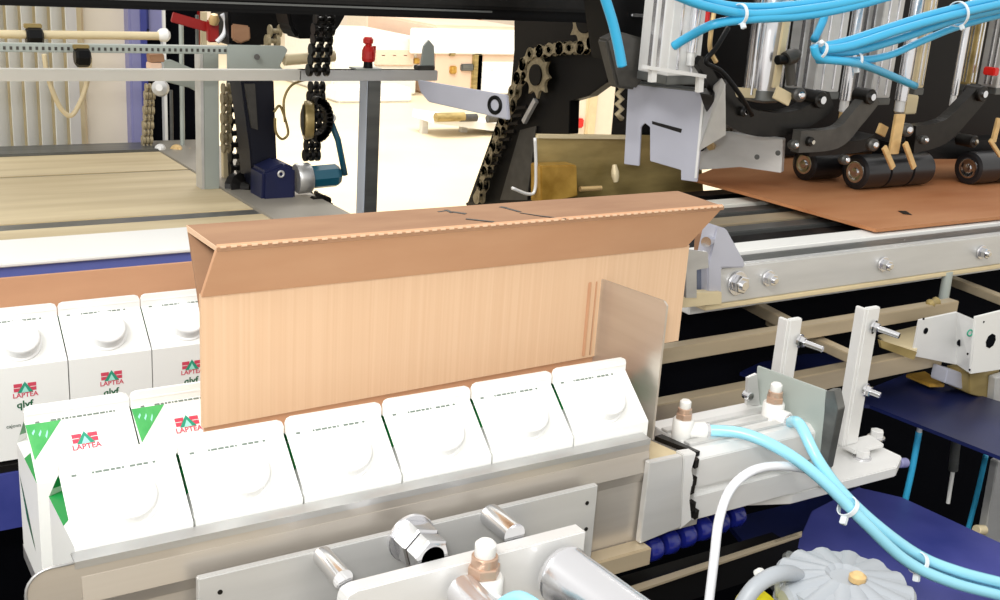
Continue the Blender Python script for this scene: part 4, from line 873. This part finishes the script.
# double chain with sprocket discs in the centre left
ladder('double black chain hanging from the top beam, upper length', (325, 14), (317, 75), 1.42, .024, .0125, 2, M_blackm)
ladder('double black chain between the table rail and the side disc', (317, 82), (311, 160), 1.50, .018, .0125, 2, M_blackm)
ladder('double black chain below the gear motor body', (311, 192), (310, 212), 1.54, .018, .0125, 2, M_blackm)
c = P(311, 120, Y=1.46)
b = B()
for k in range(14):
    a2 = -PI/2+PI*k/13; cc = P(318, 120, Y=1.45)+V((math.cos(a2)*.018, 0, math.sin(a2)*.026)); b.cyl(cc, cc+V((0, .012, 0)), .0058, 10)
thing('chain_pulley', 'round olive pulley wrapped by dark chain, above the gear motor', 'pulley', [('disc', B().rev(P(303, 120, Y=1.46), (1, -.35, 0), [(0, .020), (.002, .026), (.006, .027), (.014, .024)], 32), M_olive), ('face', B().rev(P(302, 120, Y=1.455), (1, -.35, 0), [(-.002, .010), (.001, .022)], 32), M_dkgrey), ('chain_wrap', b, M_blackm)])
b = B()
for k in range(8):
    a2 = 2*PI*k/8; cc = P(322, 207, Y=1.45)+V((math.cos(a2)*.012, 0, math.sin(a2)*.012)); b.cyl(cc, cc+V((0, .012, 0)), .006, 10)
thing('chain_bundle', 'dark bunch of chain behind the case blank below the teal motor', 'chain', (b, M_blackm))
thing('wheel_guard', 'black rounded guard hanging below the top beam, left of centre', 'guard', (B().hull([P(x, y, Y=1.46) for x, y in ((285, 0), (350, 0), (347, 14), (338, 30), (330, 39), (298, 39), (291, 28))], (0, .05, 0), .004), M_black))
thing('drive_block', 'dark drive head block under the top beam beside the perforated rail', 'drive', [('block', B().hull([P(x, y, Y=1.58) for x, y in ((228, 0), (282, 0), (282, 14), (276, 40), (262, 46), (230, 46))], (0, .08, 0), .003), M_black), ('copper_cover', B().hull([P(x, y, Y=1.57) for x, y in ((233, 24), (250, 26), (251, 40), (240, 44), (233, 40))], (0, .009, 0), .002), M_card2)])
ladder('short brown chain end under the drive head', (276, 26), (271, 46), 1.55, .014, .012, 1, M_chain)
# horizontal rails
Yr = 1.44
a_, b2 = P(0, 75, Y=Yr), P(437, 75, Y=Yr)
thing('cross_rail', 'long pale flat rail crossing the left half, ending at the red clamp post', 'rail', [('bar', B().box(-.12, b2.x, Yr, Yr+.016, a_.z-.0075, a_.z+.0065, .001), M_offwh), ('grey_length', B().box(P(300, 75, Y=Yr).x, b2.x+.001, Yr-.001, Yr+.0165, a_.z-.008, a_.z+.0065, .001), M_alu),
      ('clamp_foot', B().box(P(418, 70, Y=Yr).x, P(435, 70, Y=Yr).x, Yr, Yr+.014, a_.z+.0065, a_.z+.013, .001), M_dkgrey)])
thing('clamp_fin', 'small grey rounded fin on the right end of the pale rail', 'fin', (B().hull([P(x, y, Y=Yr+.004) for x, y in ((421, 69), (424, 46), (429, 40), (434, 46), (435, 69))], (0, .004, 0)), M_greygreen))
thing('support_post', 'square pale grey post carrying the end of the long flat rail', 'post', [('post', B().box(P(366, 150, Y=Yr).x, P(379, 150, Y=Yr).x, Yr, Yr+.024, 0, a_.z-.0075, .001), M_slate), ('lit_side', B().box(P(366, 150, Y=Yr).x-.0012, P(366, 150, Y=Yr).x-.0002, Yr, Yr+.024, .7, a_.z-.0076), mat('lit_side_steel', (200, 208, 220), .4, .2)), ('head_plate', B().box(P(356, 70, Y=Yr).x, P(381, 70, Y=Yr).x, Yr-.002, Yr+.022, a_.z+.0066, a_.z+.009), M_greygreen)])  # one side of the post painted paler, as the lit face
c = P(368, 68, Y=Yr+.008)
thing('red_clamp', 'red plastic clamp knob standing on the pale rail', 'clamp', [('socket', B().rev(c+V((0, 0, -.001)), (0, 0, 1), [(0, .0068), (.010, .0060)], 18), M_black), ('grip', B().rev(c+V((0, 0, .009)), (0, 0, 1), [(0, .0085), (.004, .0092), (.014, .0090), (.020, .0070), (.022, .0045), (.026, .0045)], 14, False), M_redpl), ('knob', B().rev(c+V((-.001, 0, .034)), (0, 0, 1), [(-.002, .004), (0, .007), (.005, .0072), (.008, .005)], 10, False), M_redpl), ('ear', B().obox(c+V((.008, 0, .010)), c+V((.009, 0, .030)), .003, .004, up=(0, 1, 0)), M_redpl)])
Yp = 1.52
z1, z0_ = P(100, 45, Y=Yp).z, P(100, 53, Y=Yp).z
pr_ = B().box(-.12, P(285, 50, Y=Yp).x-.035, Yp, Yp+.02, z0_, z1, .001)
hb = B(); x = -.1
while x < P(250, 50, Y=Yp).x: hb.box(x, x+.003, Yp-.0008, Yp, z0_+.003, z1-.003); x += .0075
thing('perforated_rail', 'grey rail with a row of small slots, above the long pale rail', 'rail', [('bar', pr_, M_greygreen), ('slot', hb, M_dkgrey)])
thing('rail_bracket', 'grey green bracket plate at the right end of the perforated rail', 'bracket', [('plate', B().hull([P(x, y, Y=Yp-.006) for x, y in ((228, 45), (284, 46), (288, 50), (280, 66), (284, 70), (228, 70))], (0, .006, 0), .001), M_greygreen), ('bolt', B().cyl(P(257, 57, Y=Yp-.007), P(257, 57, Y=Yp-.012), .004, 14), M_dkgrey)])
thing('tan_shaft', 'short tan shaft between the rail bracket and the hanging chain', 'shaft', (B().cyl(P(284, 60, Y=Yp), P(334, 56, Y=Yp), .008, 16), M_cream))
Yk = 1.60
thing('white_rod', 'long cream rod at the upper left, carrying a black clamp', 'rod', [('rod', B().cyl(P(-15, 34, Y=Yk), P(163, 36, Y=Yk), .0055, 16), M_cream), ('end_knob', B().rev(P(158, 35, Y=Yk), (1, 0, 0), [(0, .006), (.004, .009), (.012, .009), (.016, .005)], 16), M_wrail)])
def clampk(q, Y, label, s_=1):
    c = P(*q, Y=Y); return thing('rod_clamp', label, 'clamp', [('block', B().rev(c+V((-.010*s_, 0, 0)), (1, 0, 0), [(0, .010*s_), (.003, .014*s_), (.018*s_, .014*s_), (.021*s_, .009*s_)], 8, False), M_black), ('wing', B().obox(c+V((-.012*s_, 0, .014*s_)), c+V((.010*s_, 0, .014*s_)), .008*s_, .006*s_, bev=.001), M_olive)])
clampk((34, 37), Yk-.002, 'black clamp with olive wing on the cream rod, upper left')
clampk((82, 57), 1.50, 'black clamp hanging under the perforated rail, above the belt loop', .9)
clampk((70, 176), 1.50, 'x') if False else None
hose('belt_loop', 'cream belt strap looping below the perforated rail at upper left', [P(44, 54, Y=1.5), P(47, 72, Y=1.5), P(53, 92, Y=1.5), P(62, 110, Y=1.5), P(72, 115, Y=1.5), P(82, 98, Y=1.5), P(88, 78, Y=1.5), P(90, 58, Y=1.5)], .0030, M_cream)
thing('red_lever', 'dark red lever hanging under the top beam at upper left', 'lever', [('bar', B().obox(P(172, 17, Y=1.62), P(207, 27, Y=1.62), .014, .007, up=(0, 1, 0), bev=.001), M_dkred), ('handle', B().obox(P(212, 20, Y=1.61), P(213, 42, Y=1.61), .016, .012, up=(0, 1, 0), bev=.002), M_dkred), ('brass_head', B().rev(P(214, 20, Y=1.60), (0, -.3, 1), [(-.006, .006), (0, .008), (.008, .005)], 12), M_brass)])
hose('white_tube', 'curved white tube right of the dark red lever', [P(222, 14, Y=1.6), P(226, 22, Y=1.6), P(224, 34, Y=1.6), P(217, 42, Y=1.6)], .0035, M_wcable)
thing('tension_arm', 'pale green angled tension arm below the pale rail inside the cabinet', 'lever', (B().hull([P(x, y, Y=1.7) for x, y in ((164, 60), (172, 60), (196, 70), (197, 92), (190, 88), (166, 82))], (0, .006, 0), .001), M_greygreen))
thing('copper_cover', 'small copper coloured box under the perforated rail', 'box', [('lid', B().hull([P(x, y, Y=1.6) for x, y in ((150, 55), (164, 54), (165, 62), (151, 63))], (0, .02, 0), .001), M_card2), ('body', B().hull([P(x, y, Y=1.6) for x, y in ((150, 63), (162, 63), (162, 70), (150, 70))], (0, .02, 0), .001), M_pink)])
hose('thin_cable', 'thin olive cable loop left of the chain pulley', [P(274, 112, Y=1.5), P(280, 106, Y=1.5), P(286, 122, Y=1.5), P(288, 134, Y=1.5), P(282, 139, Y=1.5), P(276, 132, Y=1.5), P(275, 118, Y=1.5)], .0018, M_olive)
hose('thin_cable', 'thin olive cable rising to the pale rail beside the chain pulley', [P(285, 122, Y=1.5), P(284, 100, Y=1.5), P(292, 85, Y=1.5), P(308, 79, Y=1.5)], .0018, M_olive)

# ================================================================== far hall
def far_box(name, label, cat, x0, x1, ytop, ybase, depth, m, parts=()):
    a_, b2 = P(x0, ybase, Z=0), P(x1, ybase, Z=0); Y = (a_.y+b2.y)/2; a_, b2 = P(x0, ybase, Y=Y), P(x1, ybase, Y=Y); zt_ = P((x0+x1)/2, ytop, Y=Y).z
    pl = [('body', B().box(a_.x, b2.x, Y, Y+depth, 0, zt_, .02), m)]
    for (nm, px0, px1, py0, py1, mm) in parts:
        c0, c1 = P(px0, py0, Y=Y-.03), P(px1, py1, Y=Y-.03)
        pl.append((nm, B().box(c0.x, c1.x, Y-.03, Y+.01, c1.z, c0.z, .01), mm))
    return thing(name, label, cat, pl)
far_box('white_machine', 'large white machine far back in the hall, right of the red clamp', 'machine', 432, 520, 26, 96, 1.5, M_pink,
        [('hood', 412, 520, 28, 55, M_wrail), ('door', 482, 519, 62, 94, M_wrail), ('frame_post', 474, 481, 54, 93, M_olive), ('panel', 478, 481, 54, 93, M_cream), ('vent', 451, 457, 66, 74, M_gold), ('handle', 491, 493, 68, 72, M_slate), ('seat', 462, 474, 64, 71, M_slate), ('label_plate', 450, 456, 52, 56, M_olive)])
far_box('pallet_stack', 'white wrapped stack with small red marks far back in the hall', 'pallet load', 332, 416, 36, 96, 1.2, M_offwh,
        [('red_mark', 381, 386, 54, 57, M_red), ('red_mark', 392, 397, 54, 57, M_red), ('red_mark', 403, 408, 54, 57, M_red), ('orange_mark', 414, 420, 58, 64, M_gold), ('label_band', 376, 414, 50, 66, M_pink)])
far_box('wooden_rack', 'brown wooden rack against the far hall wall', 'rack', 366, 402, 14, 60, .6, M_beige, [('upright', 370, 374, 15, 35, M_gold), ('upright', 386, 388, 15, 35, M_gold), ('upright', 397, 399, 15, 33, M_gold)])
far_box('brown_rack', 'tan rack top above the far white machine', 'rack', 418, 481, 8, 72, .5, M_pink, [('rail', 414, 464, 20, 23, M_gold), ('frame', 462, 481, 16, 28, M_card2), ('post', 429, 431, 14, 26, M_gold)])
far_box('white_bench', 'low white bench standing in front of the wrapped stack', 'bench', 338, 412, 88, 103, .3, M_wrail)
# small far conveyor on the floor right of centre
a_ = P(448, 133, Z=0)
t0, t1 = P(423, 116, Y=a_.y), P(500, 126, Y=a_.y)
thing('floor_conveyor', 'small white conveyor far back on the cream floor', 'conveyor', [('belt', B().obox(t0, t1, .35, .06), M_wrail), ('drive', B().cyl(t0+V((0, -.2, .02)), t0+V((.25, -.2, .02)), .035, 12), M_olive), ('drive', B().cyl(t0.lerp(t1, .3)+V((0, -.2, .04)), t0.lerp(t1, .3)+V((.15, -.2, .04)), .03, 12), M_dkgrey), ('drive', B().cyl(t0.lerp(t1, .65)+V((0, -.2, .06)), t0.lerp(t1, .65)+V((.3, -.2, .06)), .03, 12), M_dkgrey), ('leg', B().box(t0.x, t0.x+.05, t0.y, t0.y+.05, 0, t0.z), M_alu), ('leg', B().box(t1.x-.1, t1.x-.05, t1.y, t1.y+.05, 0, t1.z), M_alu), ('leg', B().box((t0.x+t1.x)/2, (t0.x+t1.x)/2+.05, t1.y, t1.y+.05, 0, (t0.z+t1.z)/2), M_alu)])
far_box('grey_locker', 'pale grey locker behind the brass guide panel', 'locker', 572, 640, 60, 150, .8, M_beige, [('door_edge', 590, 594, 90, 148, M_cream), ('red_box', 570, 584, 119, 128, M_redpl)])

# ------------------------------------------------------------------ camera and light
cam = bpy.data.cameras.new('camera'); co = bpy.data.objects.new('camera', cam); C.objects.link(co)
rot = Matrix((RR, UU, -F)).transposed().to_4x4(); co.matrix_world = Matrix.Translation(CAM) @ rot
cam.sensor_width = 36; cam.lens = FPX/1000*36; cam.clip_start = .02; cam.clip_end = 100
bpy.context.scene.camera = co
w = bpy.data.worlds.new('hall_light'); bpy.context.scene.world = w; w.use_nodes = True
bg = w.node_tree.nodes['Background']; bg.inputs[0].default_value = (1, .985, .96, 1); bg.inputs[1].default_value = .80
def area(name, loc, target, sx, sy, power, col=(1, 1, 1)):
    l = bpy.data.lights.new(name, 'AREA'); l.shape = 'RECTANGLE'; l.size = sx; l.size_y = sy; l.energy = power; l.color = col
    o = bpy.data.objects.new(name, l); C.objects.link(o); o.location = loc; o.rotation_euler = (V(target)-V(loc)).to_track_quat('-Z', 'Y').to_euler(); return o
area('hall_lamp', (3, 7, 5.5), (4, 9, 0), 6, 6, 700, (1, .96, .9))
area('hall_lamp', (-1.5, -.5, 3.2), (.5, .8, 1), 1.6, .5, 55, (1, .98, .95))
area('camera_flash', (-.06, -.02, 1.50), (.45, .8, 1.08), .06, .04, 2.7, (1, .99, .97))
sc_ = bpy.context.scene
sc_.view_settings.view_transform = 'Standard'; sc_.view_settings.look = 'None'; sc_.view_settings.gamma = 1; sc_.view_settings.use_curve_mapping = False
sc_.view_settings.exposure = .28
